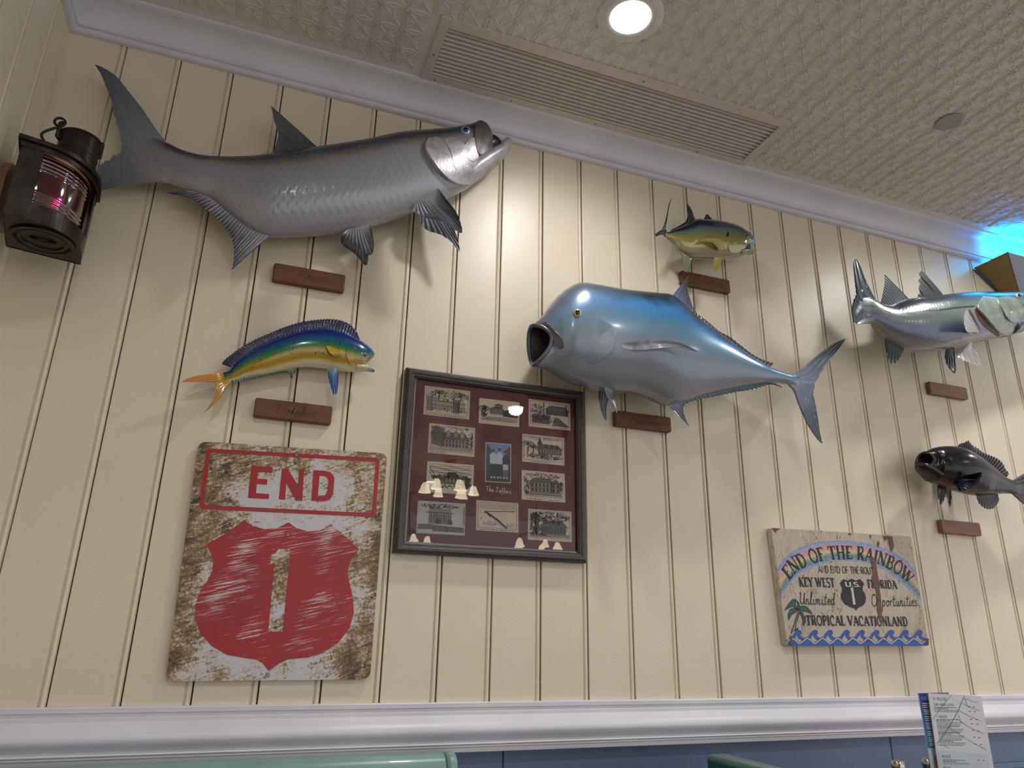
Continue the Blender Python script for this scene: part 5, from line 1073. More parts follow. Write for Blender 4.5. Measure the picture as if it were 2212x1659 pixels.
def d_station(mb, f):
    caption(mb, f, .6, .9); house(mb, f, .42, .94, .5, .68, .82, 8, 1, 2); scrib(mb, f, .2, .62, .16, .2, 80, .014); st_(mb, f, [[(.36, .4), (.36, .92)], [(.9, .66), (.9, .9)]], .024)
    for i in range(5): st_(mb, f, [[(.06, .2+.06*i), (.5, .34+.05*i)]], .012)
    hatch(mb, f, .08, .14, .5, .46, 24, .012); fillp(mb, f, [(.62, .4), (.72, .4), (.96, .12), (.56, .12)], 1)
    for i in range(11): q = i/10; st_(mb, f, [[(.62-.06*q, .4-.28*q), (.72+.24*q, .4-.28*q)]], .016)
    scrib(mb, f, .35, .3, .3, .14, 110, .013); border(mb, f)
def d_dormers(mb, f):
    caption(mb, f, .05, .4); fillp(mb, f, [(.06, .3), (.3, .24), (.34, .9), (.06, .92)], 2); scrib(mb, f, .2, .66, .16, .28, 140, .018); house(mb, f, .28, .86, .26, .52, .74, 8, 2)
    for x in (.42, .58, .72): fillp(mb, f, [(x-.05, .6), (x+.05, .6), (x+.05, .74), (x, .82), (x-.05, .74)], 1, -.0007); st_(mb, f, [[(x-.06, .73), (x, .84), (x+.06, .73)], [(x-.05, .6), (x-.05, .74)], [(x+.05, .6), (x+.05, .74)]], .012, dy=-.0008)
    scrib(mb, f, .92, .5, .06, .3, 70, .016); hatch(mb, f, .05, .12, .95, .25, 6, .012, 1, False); scrib(mb, f, .6, .9, .3, .05, 40, .012); border(mb, f)
def d_victorian(mb, f):
    caption(mb, f, .2, .6); scrib(mb, f, .5, .88, .45, .06, 90, .006); house(mb, f, .38, .92, .34, .54, .68, 9, 2); fillp(mb, f, [(.36, .5), (.46, .5), (.46, .68), (.36, .68)], 2, -.0006); fillp(mb, f, [(.35, .68), (.47, .68), (.41, .92)], 0, -.0006)
    for x in (.56, .7, .82): fillp(mb, f, [(x-.05, .56), (x+.05, .56), (x, .72)], 0, -.0007)
    palm(mb, f, .12, .3, .34, 11, .2); palm(mb, f, .24, .3, .24, 9, .15); scrib(mb, f, .5, .22, .46, .1, 150, .016); border(mb, f)
def d_fort(mb, f):
    for i in range(7): y = .64+.045*i; st_(mb, f, [[(.05+.9*q, y+.02*math.sin(9*q+i*2)) for q in np.linspace(0, 1, 12)]], .010)
    fillp(mb, f, [(.3, .3), (.92, .3), (.92, .54), (.36, .58)], 2); fillp(mb, f, [(.4, .55), (.46, .70), (.62, .70), (.68, .55)], 0, -.0005); scrib(mb, f, .5, .5, .42, .14, 150, .02)
    for c in range(6): x = .40+.075*c; fillp(mb, f, [(x, .36), (x+.045, .36), (x+.045, .46), (x+.022, .5), (x, .46)], 1, -.0007)
    st_(mb, f, [[(.05, .82), (.28, .3)], [(.05, .66), (.26, .26)]], .014); scrib(mb, f, .84, .36, .12, .2, 120, .02); scrib(mb, f, .5, .2, .42, .06, 60, .016)
def d_cottage(mb, f):
    caption(mb, f, .1, .45); caption(mb, f, .62, .86); house(mb, f, .2, .72, .3, .62, .76, 6, 2); fillp(mb, f, [(.66, .62), (.9, .62), (.78, .78)], 2, -.0006); house(mb, f, .68, .88, .3, .6, .62, 2, 2); scrib(mb, f, .1, .5, .08, .3, 90, .016); scrib(mb, f, .5, .84, .4, .1, 90, .014); hatch(mb, f, .08, .18, .92, .3, 40, .010); st_(mb, f, [[(.08, .22), (.94, .2)], [(.08, .15), (.94, .14)]], .012); scrib(mb, f, .93, .5, .05, .2, 60, .016)
def d_porch(mb, f):
    fillp(mb, f, [(.22, .3), (.72, .3), (.7, .78), (.24, .8)], 1); scrib(mb, f, .45, .85, .36, .08, 120, .016, 2); hatch(mb, f, .24, .34, .7, .62, 12, .02); st_(mb, f, [[(.2, .66), (.74, .66)]], .024); fillp(mb, f, [(.36, .32), (.5, .32), (.48, .42), (.44, .5), (.38, .42)], 0, -.0006); fillp(mb, f, [(.62, .32), (.74, .32), (.72, .44), (.66, .46)], 0, -.0006)
    fillp(mb, f, [(.02, .12), (.34, .14), (.34, .3), (.02, .28)], 2); fillp(mb, f, [(.34, .08), (.98, .08), (.98, .22), (.34, .26)], 2); st_(mb, f, [[(.34, .08), (.34, .26), (.98, .22)], [(.62, .08), (.62, .24)]], .02); st_(mb, f, [[(.97, .3), (.97, .88)]], .04, 1)
def d_jetty(mb, f):
    caption(mb, f, .1, .9); border(mb, f)
    for i in range(4): y = .74+.05*i; st_(mb, f, [[(.05+.9*q, y+.02*abs(math.sin(11*q+i))) for q in np.linspace(0, 1, 16)]], .008)
    st_(mb, f, [[(.92, .70), (.2, .64)]], .022); st_(mb, f, [[(.2, .64), (.34, .52), (.5, .38), (.72, .12)]], .055); fillp(mb, f, [(.27, .54), (.36, .56), (.4, .48), (.32, .46)], 0, -.0007); st_(mb, f, [[(.34, .50), (.66, .12)]], .012, 1, dy=-.0008); scrib(mb, f, .3, .22, .22, .08, 22, .012); scrib(mb, f, .8, .2, .12, .06, 14, .012); st_(mb, f, [[(.12, .36), (.12, .44)]], .016)
def d_treehouse(mb, f):
    scrib(mb, f, .5, .76, .44, .18, 260, .018); house(mb, f, .3, .86, .22, .48, .64, 8, 2, 2)
    for x in (.42, .56, .70): fillp(mb, f, [(x-.05, .54), (x+.05, .54), (x, .72)], 0, -.0007)
    scrib(mb, f, .14, .5, .12, .36, 220, .022); scrib(mb, f, .6, .4, .34, .16, 120, .012); hatch(mb, f, .06, .12, .94, .22, 36, .012); scrib(mb, f, .3, .3, .2, .16, 90, .02); border(mb, f)
print_([(288, 195), (648, 240), (640, 465), (275, 425)], d_gate, 'ink drawing of a garden gate with palms'); print_([(720, 293), (1042, 330), (1038, 527), (715, 494)], d_lighthouse, 'ink drawing of a white house on a lawn'); print_([(1113, 300), (1443, 340), (1446, 554), (1113, 519)], d_station, 'ink drawing of a long building and tracks')
print_([(323, 494), (687, 533), (680, 764), (310, 728)], d_dormers, 'ink drawing of a house with three dormers'); print_([(1063, 577), (1397, 612), (1398, 833), (1062, 800)], d_victorian, 'ink drawing of a house with a pointed turret'); print_([(308, 796), (678, 829), (670, 1068), (291, 1041)], d_fort, 'ink drawing of an arched building under clouds')
print_([(1058, 866), (1400, 897), (1406, 1128), (1058, 1101)], d_cottage, 'ink drawing of a two storey cottage'); print_([(232, 1110), (612, 1136), (604, 1390), (217, 1368)], d_porch, 'pale sketch of a porch with urns', 'paper2'); print_([(697, 1106), (1032, 1133), (1032, 1367), (693, 1346)], d_jetty, 'ink drawing of a bent pier at sea'); print_([(1110, 1175), (1454, 1200), (1456, 1443), (1107, 1422)], d_treehouse, 'dark ink drawing of a house among trees')
# the colour photograph in the middle: three people on a street
Q = [U(*q, YP) for q in cp([(770, 645), (975, 662), (972, 973), (766, 960)], o_, k)]
ph = mesh('photo_print', Q+[q+Vector((0, .0007, 0)) for q in Q], [(3, 2, 1, 0), (4, 5, 6, 7), (0, 1, 5, 4), (1, 2, 6, 5), (2, 3, 7, 6), (3, 0, 4, 7)], M['paper'], fc); ph['label'] = 'colour photo of three people standing in a street'
def fp(u_, v_, dy=-.0004): return (Q[3]*(1-u_)+Q[2]*u_)*(1-v_)+(Q[0]*(1-u_)+Q[1]*u_)*v_+Vector((0, dy, 0))
PC = [plain('photo_'+n, c, .5) for n, c in (('sky', (120, 156, 196)), ('street', (44, 48, 66)), ('facade', (70, 76, 84)), ('white', (206, 208, 212)), ('navy', (30, 34, 50)), ('skin', (150, 106, 84)), ('hair', (40, 32, 30)), ('dark', (22, 24, 32)))]
mb = MB()
def pf(P, mi, dy): mb.add([fp(a, b, dy) for a, b in P], [tuple(range(len(P)))], mi)
pf([(.03, .02), (.97, .02), (.97, .98), (.03, .98)], 0, -.0003); pf([(.03, .02), (.97, .02), (.97, .62), (.03, .66)], 1, -.0005); pf([(.03, .6), (.22, .6), (.3, .74), (.14, .9), (.03, .96)], 2, -.0006); pf([(.97, .58), (.74, .6), (.72, .8), (.84, .84), (.9, .92), (.97, .88)], 2, -.0006); pf([(.50, .7), (.58, .7), (.56, .9), (.52, .9)], 3, -.0006)
for x, top_, sh_, bt_, h_ in ((.30, .74, 3, 7, .78), (.54, .76, 3, 7, .82), (.78, .68, 4, 3, .76)):
    pf([(x-.13, top_-.06), (x-.06, top_), (x+.06, top_), (x+.13, top_-.06), (x+.13, .52), (x+.10, .44), (x-.10, .44), (x-.13, .52)], sh_, -.0008)
    pf([(x-.10, .46), (x+.10, .46), (x+.10, .32), (x-.10, .32)], bt_, -.0009); pf([(x-.09, .32), (x-.02, .32), (x-.03, .12), (x-.08, .12)], 5 if bt_ == 3 else 7, -.0009); pf([(x+.02, .32), (x+.09, .32), (x+.08, .12), (x+.03, .12)], 5 if bt_ == 3 else 7, -.0009)
    pf([(x-.1, .10), (x-.02, .10), (x-.02, .14), (x-.07, .15)], 3, -.001); pf([(x+.02, .10), (x+.1, .10), (x+.07, .15), (x+.02, .14)], 3, -.001)
    pf([(x+.06*math.cos(a), h_+.045*math.sin(a)) for a in np.linspace(0, 2*PI, 12, endpoint=False)], 5, -.0009); pf([(x+.065*math.cos(a), h_+.012+.045*math.sin(a)) for a in np.linspace(0, PI, 8)], 6, -.001)
mb.build('photo_image', PC, ph)
mb = MB(); line_text(mb, 'The Jeffers', SCRIPT | {'T': SANS['T'], 'J': ((.6), [([(.1, .95), (.56, 1.0)], cw), ([(.36, .98), (.32, .2), (.2, .02), (.06, .12)], cw)])}, *cp([(770, 1034), (975, 1056), (772, 996)], o_, k), smooth=True, Yf=YP-.0002, wscale=1.5)
mb.build('caption', M['sign_cream'], fc)['label'] = 'pale handwritten caption'

# ------------------------------------------------------------------ ship's lantern hung in the corner
def m_lantern():
    t = NT('aged_gunmetal'); co = t.coord('Object'); t.set(t.ramp(t.noise(co, 25, 5), [(.3, (42, 36, 32)), (.7, (60, 53, 47))]), t.ramp(t.noise(co, 40, 3), [(.3, (.3, .3, .3, 1)), (.7, (.5, .5, .5, 1))]), .75)
    t.bump(t.noise(co, 90, 3), .15, .001); return t.m
M['lantern'] = m_lantern()
def m_redglass():
    t = NT('ruby_lens_glass'); t.set(lin((66, 0, 8)), .06, 0, 1); t.b.inputs['Transmission Weight'].default_value = .25; t.b.inputs['IOR'].default_value = 1.5; return t.m
M['ruby'] = m_redglass()
ZB, ZT_ = 2.052, 2.240; LO = Vector((.036, -.128, 0)); LEX = Vector((.972, .235, 0)); LED = Vector((.200, -.980, 0))
ln = thing('ship_lantern', 'dark metal ship lantern with ruby red ribbed lens in the left corner', 'lantern', (.12, -.2, ZB))
def LP(a, b, z): return LO+LEX*a+LED*b+Vector((0, 0, z))
LW, LD = .145, .168
def plan(off=0.0, n=20):
    """outline seen from above: flat back and left side, squared front-left corner, front curving round to the right"""
    pts_ = [(-off, -off), (-off, LD+off), (.040, LD+off)]; cx, cy = .040, .050; rx, ry = LW-.040+off, LD-.050+off
    for i in range(1, n+1): a = PI/2*(1-i/n); pts_.append((cx+rx*math.cos(a), cy+ry*math.sin(a)))
    pts_.append((LW+off, -off)); return pts_
pl_ = plan(); npl = len(pl_)
i0, i1 = 2, npl-3                      # the lens opening runs along the curve
body = MB()
zw0, zw1 = ZB+.040, ZT_-.022
for i in range(npl):
    a, b = pl_[i], pl_[(i+1) % npl]
    segs_ = [(ZB, ZT_)] if not (i0 <= i < i1) else [(ZB, zw0), (zw1, ZT_)]
    for za, zb_ in segs_:
        body.add([LP(*a, za), LP(*b, za), LP(*b, zb_), LP(*a, zb_)], [(0, 1, 2, 3)])
body.add([LP(*q, ZB+.001) for q in pl_], [tuple(range(npl))])
bo_ = body.build('housing', M['lantern'], ln); sm_ = bo_.modifiers.new('solid', 'SOLIDIFY'); sm_.thickness = .002; sm_.offset = 1
hood = plan(.010); nh = len(hood); hv = [LP(*q, ZT_-.010) for q in hood]+[LP(*q, ZT_) for q in hood]+[LP(LW*.45+(q[0]-LW*.45)*.72, LD*.48+(q[1]-LD*.48)*.72, ZT_+.010) for q in hood]
mesh('hood', hv, [(i, (i+1) % nh, (i+1) % nh+nh, i+nh) for i in range(nh)]+[(i+nh, (i+1) % nh+nh, (i+1) % nh+2*nh, i+2*nh) for i in range(nh)]+[tuple(range(2*nh, 3*nh)), tuple(range(nh))[::-1]], M['lantern'], ln)
skirt = plan(.0035); mesh('skirt', [LP(*q, zw1-.002) for q in skirt]+[LP(*q, ZT_-.009) for q in skirt], [(i, (i+1) % nh, (i+1) % nh+nh, i+nh) for i in range(nh)], M['lantern'], ln)
# ribbed lens: barrel shape with rings above and below
lc = (.034, .044); lr = .104; prof_l = []
zm = (zw0+zw1)/2; hh = (zw1-zw0)/2+.006
for i in range(60):
    q = -1+2*i/59; z = zm+hh*q; r = lr*(.93+.07*math.cos(q*1.1))
    if abs(q) > .36: r += .0016*math.cos(q*46)
    prof_l.append((r, z))
lv = []; lf = []; na = 40
for i in range(na+1):
    a = math.radians(-14+118*i/na)
    for r, z in prof_l: lv.append(LP(lc[0]+r*.97*math.cos(a), lc[1]+r*1.05*math.sin(a), z))
m_ = len(prof_l)
for i in range(na):
    for j_ in range(m_-1): lf.append((i*m_+j_, (i+1)*m_+j_, (i+1)*m_+j_+1, i*m_+j_+1))
mesh('lens', lv, lf, M['ruby'], ln, True)
MB().box((LP(.02, .03, 0).x, LP(.02, .05, 0).y, ZB+.01), (LP(.02, .03, 0).x+.01, LP(.02, .05, 0).y+.01, ZT_-.03)).build('reflector', M['lantern'], ln)
dk_ = plan(-.004); mesh('inner_wall', [LP(.03+q[0]*.6, .03+q[1]*.5, ZB+.01) for q in dk_]+[LP(.03+q[0]*.6, .03+q[1]*.5, ZT_-.01) for q in dk_], [(i, (i+1) % nh, (i+1) % nh+nh, i+nh) for i in range(nh)], plain('lantern_inner_dark', (24, 6, 6), .7), ln)  # inner wall behind the lens, one even very dark red
lm_ = bpy.data.lights.new('lantern_bulb', 'POINT'); lm_.energy = 1.0; lm_.color = (1, .6, .4); lm_.shadow_soft_size = .01
lo_ = bpy.data.objects.new('lantern_bulb', lm_); C.objects.link(lo_); lo_.parent = ln; lo_.location = LP(.100, .105, zm-.0)-ORIG[ln.name]
cc = LP(.092, .082, 0); cz = ZT_+.008
MB().lathe([(.0, .0), (.047, 0), (.047, .006), (.043, .010), (.0425, .030), (.044, .032), (.044, .036), (.0425, .038), (.0425, .076), (.045, .079), (.045, .082), (.040, .083), (0, .080)], 36, (cc.x, cc.y, cz)).build('chimney', M['lantern'], ln, True, 35)
for i in range(18):
    a = 2*PI*i/18; x, y = cc.x+.0428*math.cos(a), cc.y+.0428*math.sin(a)
    MB().tube([(x-.001*math.cos(a), y-.001*math.sin(a), cz+.020), (x+.0006*math.cos(a), y+.0006*math.sin(a), cz+.020)], .0021, 8).build('vent_hole', M['black'], ln)
for a in (math.radians(215), math.radians(35)):
    x, y = cc.x+.044*math.cos(a), cc.y+.044*math.sin(a); dx, dy = math.cos(a), math.sin(a)
    MB().tube([(x-.004*dx, y-.004*dy, cz+.055), (x+.004*dx, y+.004*dy, cz+.060), (x+.004*dx, y+.004*dy, cz+.096), (x, y, cz+.100)], .005, 8).build('lug', M['lantern'], ln, True)
a = math.radians(215); lx, ly = cc.x+.050*math.cos(a), cc.y+.050*math.sin(a)
MB().tube([(lx+.011*math.cos(t), ly, cz+.098+.011*math.sin(t)) for t in np.linspace(0, 2*PI, 18)], .0030, 8, 0, False).build('hanging_ring', M['lantern'], ln, True)
hb = [(lx, ly, cz+.085), (lx-.026, ly-.004, cz+.058), (lx-.024, ly+.004, cz+.045), (lx+.000, ly+.01, cz+.018)]
MB().tube(crom(np.array(hb), 16).tolist(), .0032, 8).build('handle', M['lantern'], ln, True)
for a_, b_ in ((.13, .09), (.145, .05)):
    q = LP(a_, b_, ZT_+.004); MB().lathe([(0, .008), (.006, .006), (.008, 0)], 10, (q.x, q.y, q.z)).build('latch', M['brass'], ln)
bc_ = LP(.070, .080, 0)
MB().lathe([(.064, .001), (.064, -.004), (.056, -.004), (.054, .000), (.050, -.001), (.048, -.003), (.042, -.003), (.040, .003), (0, .004)], 40, (bc_.x, bc_.y, ZB)).build('base_ring', M['lantern'], ln, True, 35)
MB().tube([(bc_.x-.025, bc_.y-.006, ZB-.001), (bc_.x, bc_.y, ZB-.004), (bc_.x+.025, bc_.y+.006, ZB-.001)], .003, 8).build('latch_bar', M['lantern'], ln)
br_ = thing('lantern_bracket', 'small pale wooden block on the left wall beside the ship lantern', 'bracket', (0, -.14, 2.17))
bp_ = [(0, -.090, 2.10), (0, -.175, 2.10), (0, -.185, 2.20), (0, -.165, 2.245), (0, -.135, 2.255), (0, -.105, 2.235), (0, -.090, 2.19)]
bevel(MB().prism([Vector(q)+Vector((.0005, 0, 0)) for q in bp_], (.016, 0, 0)).build('block', m_wood('bracket_wood', (150, 104, 76), (176, 128, 98)), br_), .003, 2)

# ------------------------------------------------------------------ blue uplight on the wall at the right
sc_ = thing('wall_uplight', 'angular brass wall uplight glowing blue onto the ceiling at the right edge', 'wall light', (3.59, 0, 2.595))
xa, xb, ya, zt_, zb_ = 3.366, 3.815, -.152, 2.734, 2.595; q0, q1, yb2 = 3.555, 3.626, -.045
def face(name, P, mat):
    o = mesh(name, P, [tuple(range(len(P)))], mat, sc_); m2 = o.modifiers.new('solid', 'SOLIDIFY'); m2.thickness = .0025; m2.offset = 0; return o
face('side_panel', [(xa, -.006, zt_), (xa, ya, zt_), (q0, yb2, zb_), (q0, -.006, zb_)], M['brass'])
face('side_panel', [(xb, ya, zt_), (xb, -.006, zt_), (q1, -.006, zb_), (q1, yb2, zb_)], M['brass'])
face('front_panel', [(xa, ya, zt_), (xb, ya, zt_), (q1, yb2, zb_), (q0, yb2, zb_)], M['steel'])
face('bottom_panel', [(q0, -.006, zb_), (q0, yb2, zb_), (q1, yb2, zb_), (q1, -.006, zb_)], M['brass'])
face('back_plate', [(xa-.008, -.004, zt_-.006), (xb+.008, -.004, zt_-.006), (q1+.008, -.004, zb_-.006), (q0-.008, -.004, zb_-.006)], M['steel'])
MB().tube([(xa+.001, ya-.001, zt_), (q0+.001, yb2-.001, zb_)], .0022, 6).build('corner_seam', M['steel'], sc_)
mesh('led_strip', [(3.52, -.03, 2.650), (3.66, -.03, 2.650), (3.66, -.055, 2.650), (3.52, -.055, 2.650)], [(3, 2, 1, 0)], plain('blue_led', (20, 60, 120), .4, emit=(0, 120, 255), es=25), sc_)
al = bpy.data.lights.new('uplight_lamp', 'AREA'); al.shape = 'RECTANGLE'; al.size = .15; al.size_y = .03; al.energy = BLUE_W; al.spread = math.radians(95); al.color = (.0, .40, 1.0)
ao = bpy.data.objects.new('uplight_lamp', al); C.objects.link(ao); ao.parent = sc_; ao.location = Vector((3.59, -.043, 2.654))-ORIG[sc_.name]; ao.rotation_euler = (PI, 0, 0)

# ------------------------------------------------------------------ green banquette along the wall and a booth back standing out from it
def m_vinyl(name, c):
    t = NT(name); co = t.coord('Object'); t.set(t.ramp(t.noise(co, 10, 3), [(.3, tuple(v*.92 for v in c)), (.7, c)]), .32, 0, .2); t.bump(t.noise(co, 140, 3), .2, .001); return t.m
M['vinyl'] = m_vinyl('sea_green_vinyl', (126, 164, 154)); M['vinyl2'] = m_vinyl('deep_green_vinyl', (18, 84, 74)); M['tweed'] = plain('grey_seat_fabric', (120, 120, 118), .85)
bq = thing('banquette', 'pale green vinyl banquette back below the chair rail on the left', 'bench', (.6, -.2, 0))
rp = [(-.050, .915)]+[(-.085+.035*math.cos(a), .9450+.035*math.sin(a)) for a in np.linspace(0, PI*1.02, 12)]+[(-.124, .915), (-.118, .90), (-.05, .90)]
bevel(MB().prism([Vector((.02, y, z)) for y, z in rp], (1.105, 0, 0)).build('top_roll', M['vinyl'], bq, True, 40), .003, 1)
ep = [(y*1.0-.085*(1.12-1)+(0 if True else 0), z) for y, z in rp]
bevel(MB().prism([Vector((1.126, -.085+(y+.085)*1.10, .945+(z-.945)*1.08)) for y, z in rp], (.026, 0, 0)).build('end_roll', M['vinyl'], bq, True, 40), .009, 3)
MB().tube([(.02, -.125, .917), (1.125, -.125, .917)], .004, 8).build('piping', M['vinyl'], bq, True)
bevel(MB().box((.02, -.130, .46), (1.148, -.05, .905)).build('back_cushion', M['tweed'], bq), .012, 3)
bevel(MB().box((.02, -.56, .34), (1.148, -.05, .47)).build('seat_cushion', M['vinyl'], bq), .02, 3)
MB().box((.03, -.52, 0), (1.14, -.05, .34)).build('base', M['black'], bq)
bb = thing('booth_back', 'deep green rounded booth back edge standing out below the wall', 'bench', (1.83, -.7, 0))
tp_ = [(1.795, .88), (1.795, .945)]+[(1.810+.015*math.cos(a), .949+.015*math.sin(a)) for a in np.linspace(PI, PI/2, 5)]+[(1.850+.015*math.cos(a), .949+.015*math.sin(a)) for a in np.linspace(PI/2, 0, 5)]+[(1.865, .88)]
bevel(MB().prism([Vector((x, -.148, z)) for x, z in tp_], (0, -.95, 0)).build('top_roll', M['vinyl2'], bb, True, 40), .008, 3)
bevel(MB().box((1.802, -1.09, .12), (1.858, -.156, .885)).build('back_cushion', M['vinyl2'], bb), .008, 2)
bevel(MB().box((1.858, -1.09, .34), (2.05, -.16, .47)).build('seat_cushion', M['vinyl2'], bb), .015, 2); MB().box((1.81, -1.08, 0), (2.04, -.17, .34)).build('base', M['black'], bb)

# ------------------------------------------------------------------ table with menus and shakers
TZ = .775
tb = thing('dining_table', 'dining table top just below the picture carrying menus and shakers', 'table', (2.42, -.62, 0))
bevel(MB().box((2.10, -.98, TZ-.035), (2.86, -.17, TZ)).build('table_top', m_wood('table_wood', (92, 62, 42), (120, 84, 58)), tb), .004, 2)
MB().lathe([(0, 0), (.2, 0), (.2, .02), (.04, .035), (.035, TZ-.05), (.1, TZ-.035)], 24, (2.48, -.58, 0)).build('pedestal', M['black'], tb)
YM = -.56
def m_menu(name, c1, c2):
    t = NT(name); uv = t.n('ShaderNodeUVMap').outputs[0]; sp = t.n('ShaderNodeSeparateXYZ'); t.l(uv, sp.inputs[0])
    t.set(t.ramp(t.math('ADD', sp.outputs[1], t.math('MULTIPLY', t.noise(t.coord('Object'), 12, 3), .1)), [(.25, c1), (.9, c2)]), .28, 0, .3); return t.m
M['menu_blue'] = m_menu('menu_blue_print', (50, 120, 180), (24, 62, 140)); M['menu_white'] = m_menu('menu_white_print', (186, 188, 192), (200, 200, 202)); M['menu_pale'] = m_menu('menu_pale_blue_print', (176, 188, 196), (184, 194, 202)); M['menu_grey'] = plain('menu_grey_line', (120, 126, 134), .5); M['menu_ink'] = plain('menu_ink', (66, 68, 76), .5)
k = 312/2212; o_ = (1900, 1460)
def card(name, quad, Yc, th, mat, parent):
    Q = [U(x, y, yy) for (x, y), yy in zip(quad, Yc)]; zb = TZ+.001
    def down(p, q):
        t2 = (p.z-zb)/(p.z-q.z); return p+(q-p)*t2
    bl_, br2 = down(Q[0], Q[3]), down(Q[1], Q[2]); P = [Q[0], Q[1], br2, bl_]; v = P+[q+Vector((0, th, 0)) for q in P]
    uv = [(0, 1), (1, 1), (1, 0), (0, 0)]*2
    return mesh(name, v, [(3, 2, 1, 0), (4, 5, 6, 7), (0, 1, 5, 4), (1, 2, 6, 5), (2, 3, 7, 6), (3, 0, 4, 7)], mat, parent, False, uv), P
mw = thing('wine_menu', 'white wine menu card standing in front of the blue one', 'menu', (2.2, YM, TZ))
wq = cp([(745, 265), (1553, 310), (1752, 1411), (905, 1411)], o_, k)
wc, WP = card('card', wq, [YM]*4, .0016, M['menu_white'], mw)
def mp_(x, y, dy=-.0005): q = U(o_[0]+x*k, o_[1]+y*k, YM); return q+Vector((0, dy, 0))
pg = MB(); pg.add([mp_(*q, -.0004) for q in ((890, 1140), (1650, 1205), (1740, 1800), (960, 1800))], [(0, 3, 2, 1)]); pg.build('pale_panel', M['menu_pale'], mw)
mb = MB()
def mtext(txt, a, b, c): 
    st, W = text_strokes(txt, SANS, 0, .12); A0, B0, C0 = mp_(*a, -.0008), mp_(*b, -.0008), mp_(*c, -.0008); ex = (B0-A0)/W; ez = (C0-A0)
    ribbons(mb, st, lambda u_, v_: A0+ex*u_+ez*v_, False, 1.1)
mtext('WINE', (832, 376), (1042, 384), (815, 326)); mtext('SPARKLING', (838, 456), (1142, 464), (826, 418)); mtext('WHITE', (880, 642), (1044, 644), (868, 604)); mtext("ROSE'", (960, 1252), (1104, 1258), (948, 1212)); mtext('RED', (985, 1420), (1090, 1428), (975, 1385))
mb.build('headings', M['menu_ink'], mw)
mb = MB()
for y0, n_ in ((480, 4), (665, 5), (770, 5), (868, 5), (975, 5), (1285, 4)):
    for i in range(n_):
        y = y0+i*21; x = 832+(y-480)*.165; L = (340, 210, 400, 380, 360)[i % 5]; a = 0
        while a < L:
            w_ = R_.uniform(18, 55); st2 = [([(x+a, y+.02*a), (x+min(a+w_, L), y+.02*(a+w_))], 9 if i < 2 else 6)]; ribbons(mb, st2, lambda u_, v_: mp_(u_, v_, -.0007)); a += w_+10
for (x, y) in ((1370, 470), (1440, 474), (1380, 540), (1458, 545), (1400, 664), (1490, 668), (1412, 732), (1492, 738), (1430, 832), (1508, 842), (1448, 938), (1525, 944), (1466, 1042), (1548, 1050), (1510, 1290), (1590, 1294)):
    ribbons(mb, [([(x-14, y), (x+14, y+1)], 10)], lambda u_, v_: mp_(u_, v_, -.0007))
mb.build('small_print', M['menu_ink'], mw)['kind'] = 'stuff'
mb = MB(); ribbons(mb, [([(1300, 300), (1190, 560), (1060, 790), (880, 1040)], 10), ([(1300, 340), (1420, 390), (1510, 405)], 5), ([(1270, 420), (1400, 490), (1535, 535)], 5), ([(1230, 540), (1400, 630), (1560, 690)], 5), ([(1170, 650), (1380, 790), (1590, 885)], 5), ([(1070, 790), (1300, 950), (1640, 1135)], 5), ([(1100, 290), (960, 460), (820, 660)], 5), ([(1300, 340), (1345, 465)], 5), ([(1210, 600), (1250, 720)], 5), ([(880, 1060), (960, 1060), (1060, 1100)], 6)], lambda u_, v_: mp_(u_, v_, -.0006)); mb.build('rigging_sketch', M['menu_grey'], mw)
mc = thing('cocktail_menu', 'blue cocktail menu card standing behind the white wine card', 'menu', (2.15, YM, TZ))
cq = cp([(592, 265), (1056, 252), (1240, 1411), (790, 1411)], o_, k)
YM2 = YM+.008
bc2, BP = card('card', cq, [YM2, YM2+.02, YM2+.02, YM2], .0016, M['menu_pale'], mc)
def mp2(x, y, dy=-.0005): q = U(o_[0]+x*k, o_[1]+y*k, YM2); return q+Vector((0, dy, 0))
def on_card(u_, v_, dy): return (BP[0]*(1-u_)+BP[1]*u_)*(1-v_)+(BP[3]*(1-u_)+BP[2]*u_)*v_+Vector((0, dy, 0))
vb = (BP[0].z-mp2(758, 1105).z)/(BP[0].z-BP[3].z)
bo2 = mesh('blue_panel', [on_card(0, 0, -.0004), on_card(1, 0, -.0004), on_card(1, vb, -.0004), on_card(0, vb, -.0004)], [(3, 2, 1, 0)], M['menu_blue'], mc, False, [(0, 1), (1, 1), (1, 0), (0, 0)])
mb = MB(); st, W = text_strokes('COCK', SANS, 0, .12); A0, B0, C0 = mp2(638, 362, -.0012), mp2(800, 368, -.0012), mp2(630, 320, -.0012)
ribbons(mb, st, lambda u_, v_: A0+(B0-A0)/W*u_+(C0-A0)*v_, False, 1.2); mb.build('heading', M['sign_cream'], mc)
mb = MB()
for y in (420, 450, 480, 520, 550, 580, 620, 650, 680, 720, 750, 780, 805, 848, 878, 905, 945, 975, 1000, 1030, 1058):
    x = 645+(y-420)*.19; ribbons(mb, [([(x, y), (x+R_.uniform(100, 140), y+4)], 12)], lambda u_, v_: mp2(u_, v_, -.0011))
mb.build('small_print', M['sign_cream'], mc)['kind'] = 'stuff'
gd = MB(); gd.add([mp2(*q, -.0009) for q in ((835, 1225), (905, 1215), (925, 1480), (850, 1480))], [(0, 3, 2, 1)]); gd.build('drink_picture', plain('drink_amber', (170, 132, 96), .4), mc)
M['chrome'] = plain('shaker_cap_metal', (180, 176, 168), .16, 1.0)
t_ = NT('shaker_glass'); t_.set(lin((214, 220, 222)), .08, 0, 0); t_.b.inputs['Transmission Weight'].default_value = .7; M['sglass'] = t_.m
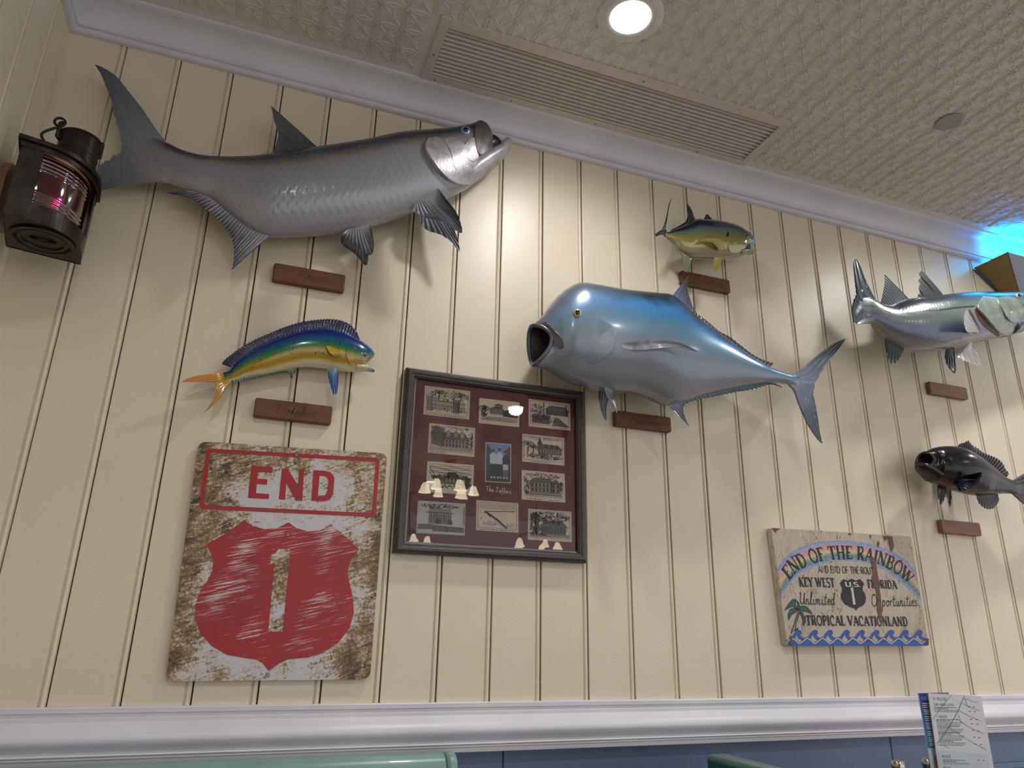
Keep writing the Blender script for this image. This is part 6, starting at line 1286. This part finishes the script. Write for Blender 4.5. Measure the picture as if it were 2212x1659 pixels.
for (x, y), lab, fillc in ((((275, 1295)), 'pepper shaker with ribbed metal cap, left of the menus', (46, 40, 36)), (((742, 1262)), 'salt shaker with ribbed metal cap, half hidden by the menus', (222, 222, 220))):
    ys = -.52 if 'pepper' in lab else -.50
    q = U(o_[0]+x*k, o_[1]+y*k, ys); sk = thing('shaker', lab, 'shaker', (q.x, ys, TZ), 'salt and pepper shakers'); h = q.z-TZ; r = .0135
    MB().lathe([(0, .001), (.020, .001), (.022, .01), (.019, h*.5), (.0155, h-.042), (.0135, h-.030), (.0, h-.030)], 24, (q.x, ys, TZ)).build('jar', M['sglass'], sk, True, 40)
    MB().lathe([(0, .004), (.018, .004), (.016, h*.5), (.0125, h*.62), (0, h*.62)], 16, (q.x, ys, TZ)).build('contents', plain('shaker_fill', fillc, .9), sk)
    MB().lathe([(.0125, h-.052), (.0140, h-.044), (.0128, h-.040), (.0140, h-.036), (.0128, h-.032), (.0140, h-.028), (.0128, h-.023), (.0142, h-.018), (.0142, h-.007), (.0125, h-.002), (.008, h), (0, h+.0005)], 40, (q.x, ys, TZ)).build('cap', M['chrome'], sk, True, 50)

# ------------------------------------------------------------------ pendant clusters across the room (they show as reflections in the picture glass)
t_ = NT('frosted_shade_glow'); t_.set(lin((235, 220, 190)), .5); t_.b.inputs['Emission Color'].default_value = (1, .86, .62, 1); t_.b.inputs['Emission Strength'].default_value = PENDANT_E; M['shade'] = t_.m
def pendant(cx, cy, cz_, n_, rad, label):
    t2 = thing('chandelier', label, 'chandelier', (cx, cy, cz_), 'bell shade chandeliers')
    MB().tube([(cx, cy, ZCEIL-.002), (cx, cy, cz_+.05)], .008, 8).build('stem', M['brass'], t2); MB().lathe([(0, .0), (.06, 0), (.05, -.02), (0, -.025)], 20, (cx, cy, ZCEIL-.001)).build('canopy', M['brass'], t2)
    for i in range(n_):
        a = 2*PI*i/n_+.3; x, y = cx+rad*math.cos(a), cy+rad*math.sin(a)
        MB().tube(crom(np.array([(cx, cy, cz_+.06), (cx+rad*.5*math.cos(a), cy+rad*.5*math.sin(a), cz_+.12), (x, y, cz_+.07), (x, y, cz_+.04)]), 14).tolist(), .006, 6).build('arm', M['brass'], t2)
        MB().lathe([(.012, .045), (.022, .040), (.034, .015), (.042, -.02), (.058, -.055)], 18, (x, y, cz_)).build('shade', M['shade'], t2, True)
pendant(2.47, -5.0, 2.58, 6, .24, 'brass chandelier with six bell shades mirrored in the picture glass, behind the camera')
pendant(4.05, -6.6, 2.29, 5, .26, 'brass chandelier with five bell shades furthest to the right behind the camera')
pendant(2.52, -7.0, 2.31, 5, .24, 'brass chandelier with five bell shades at the back of the room')
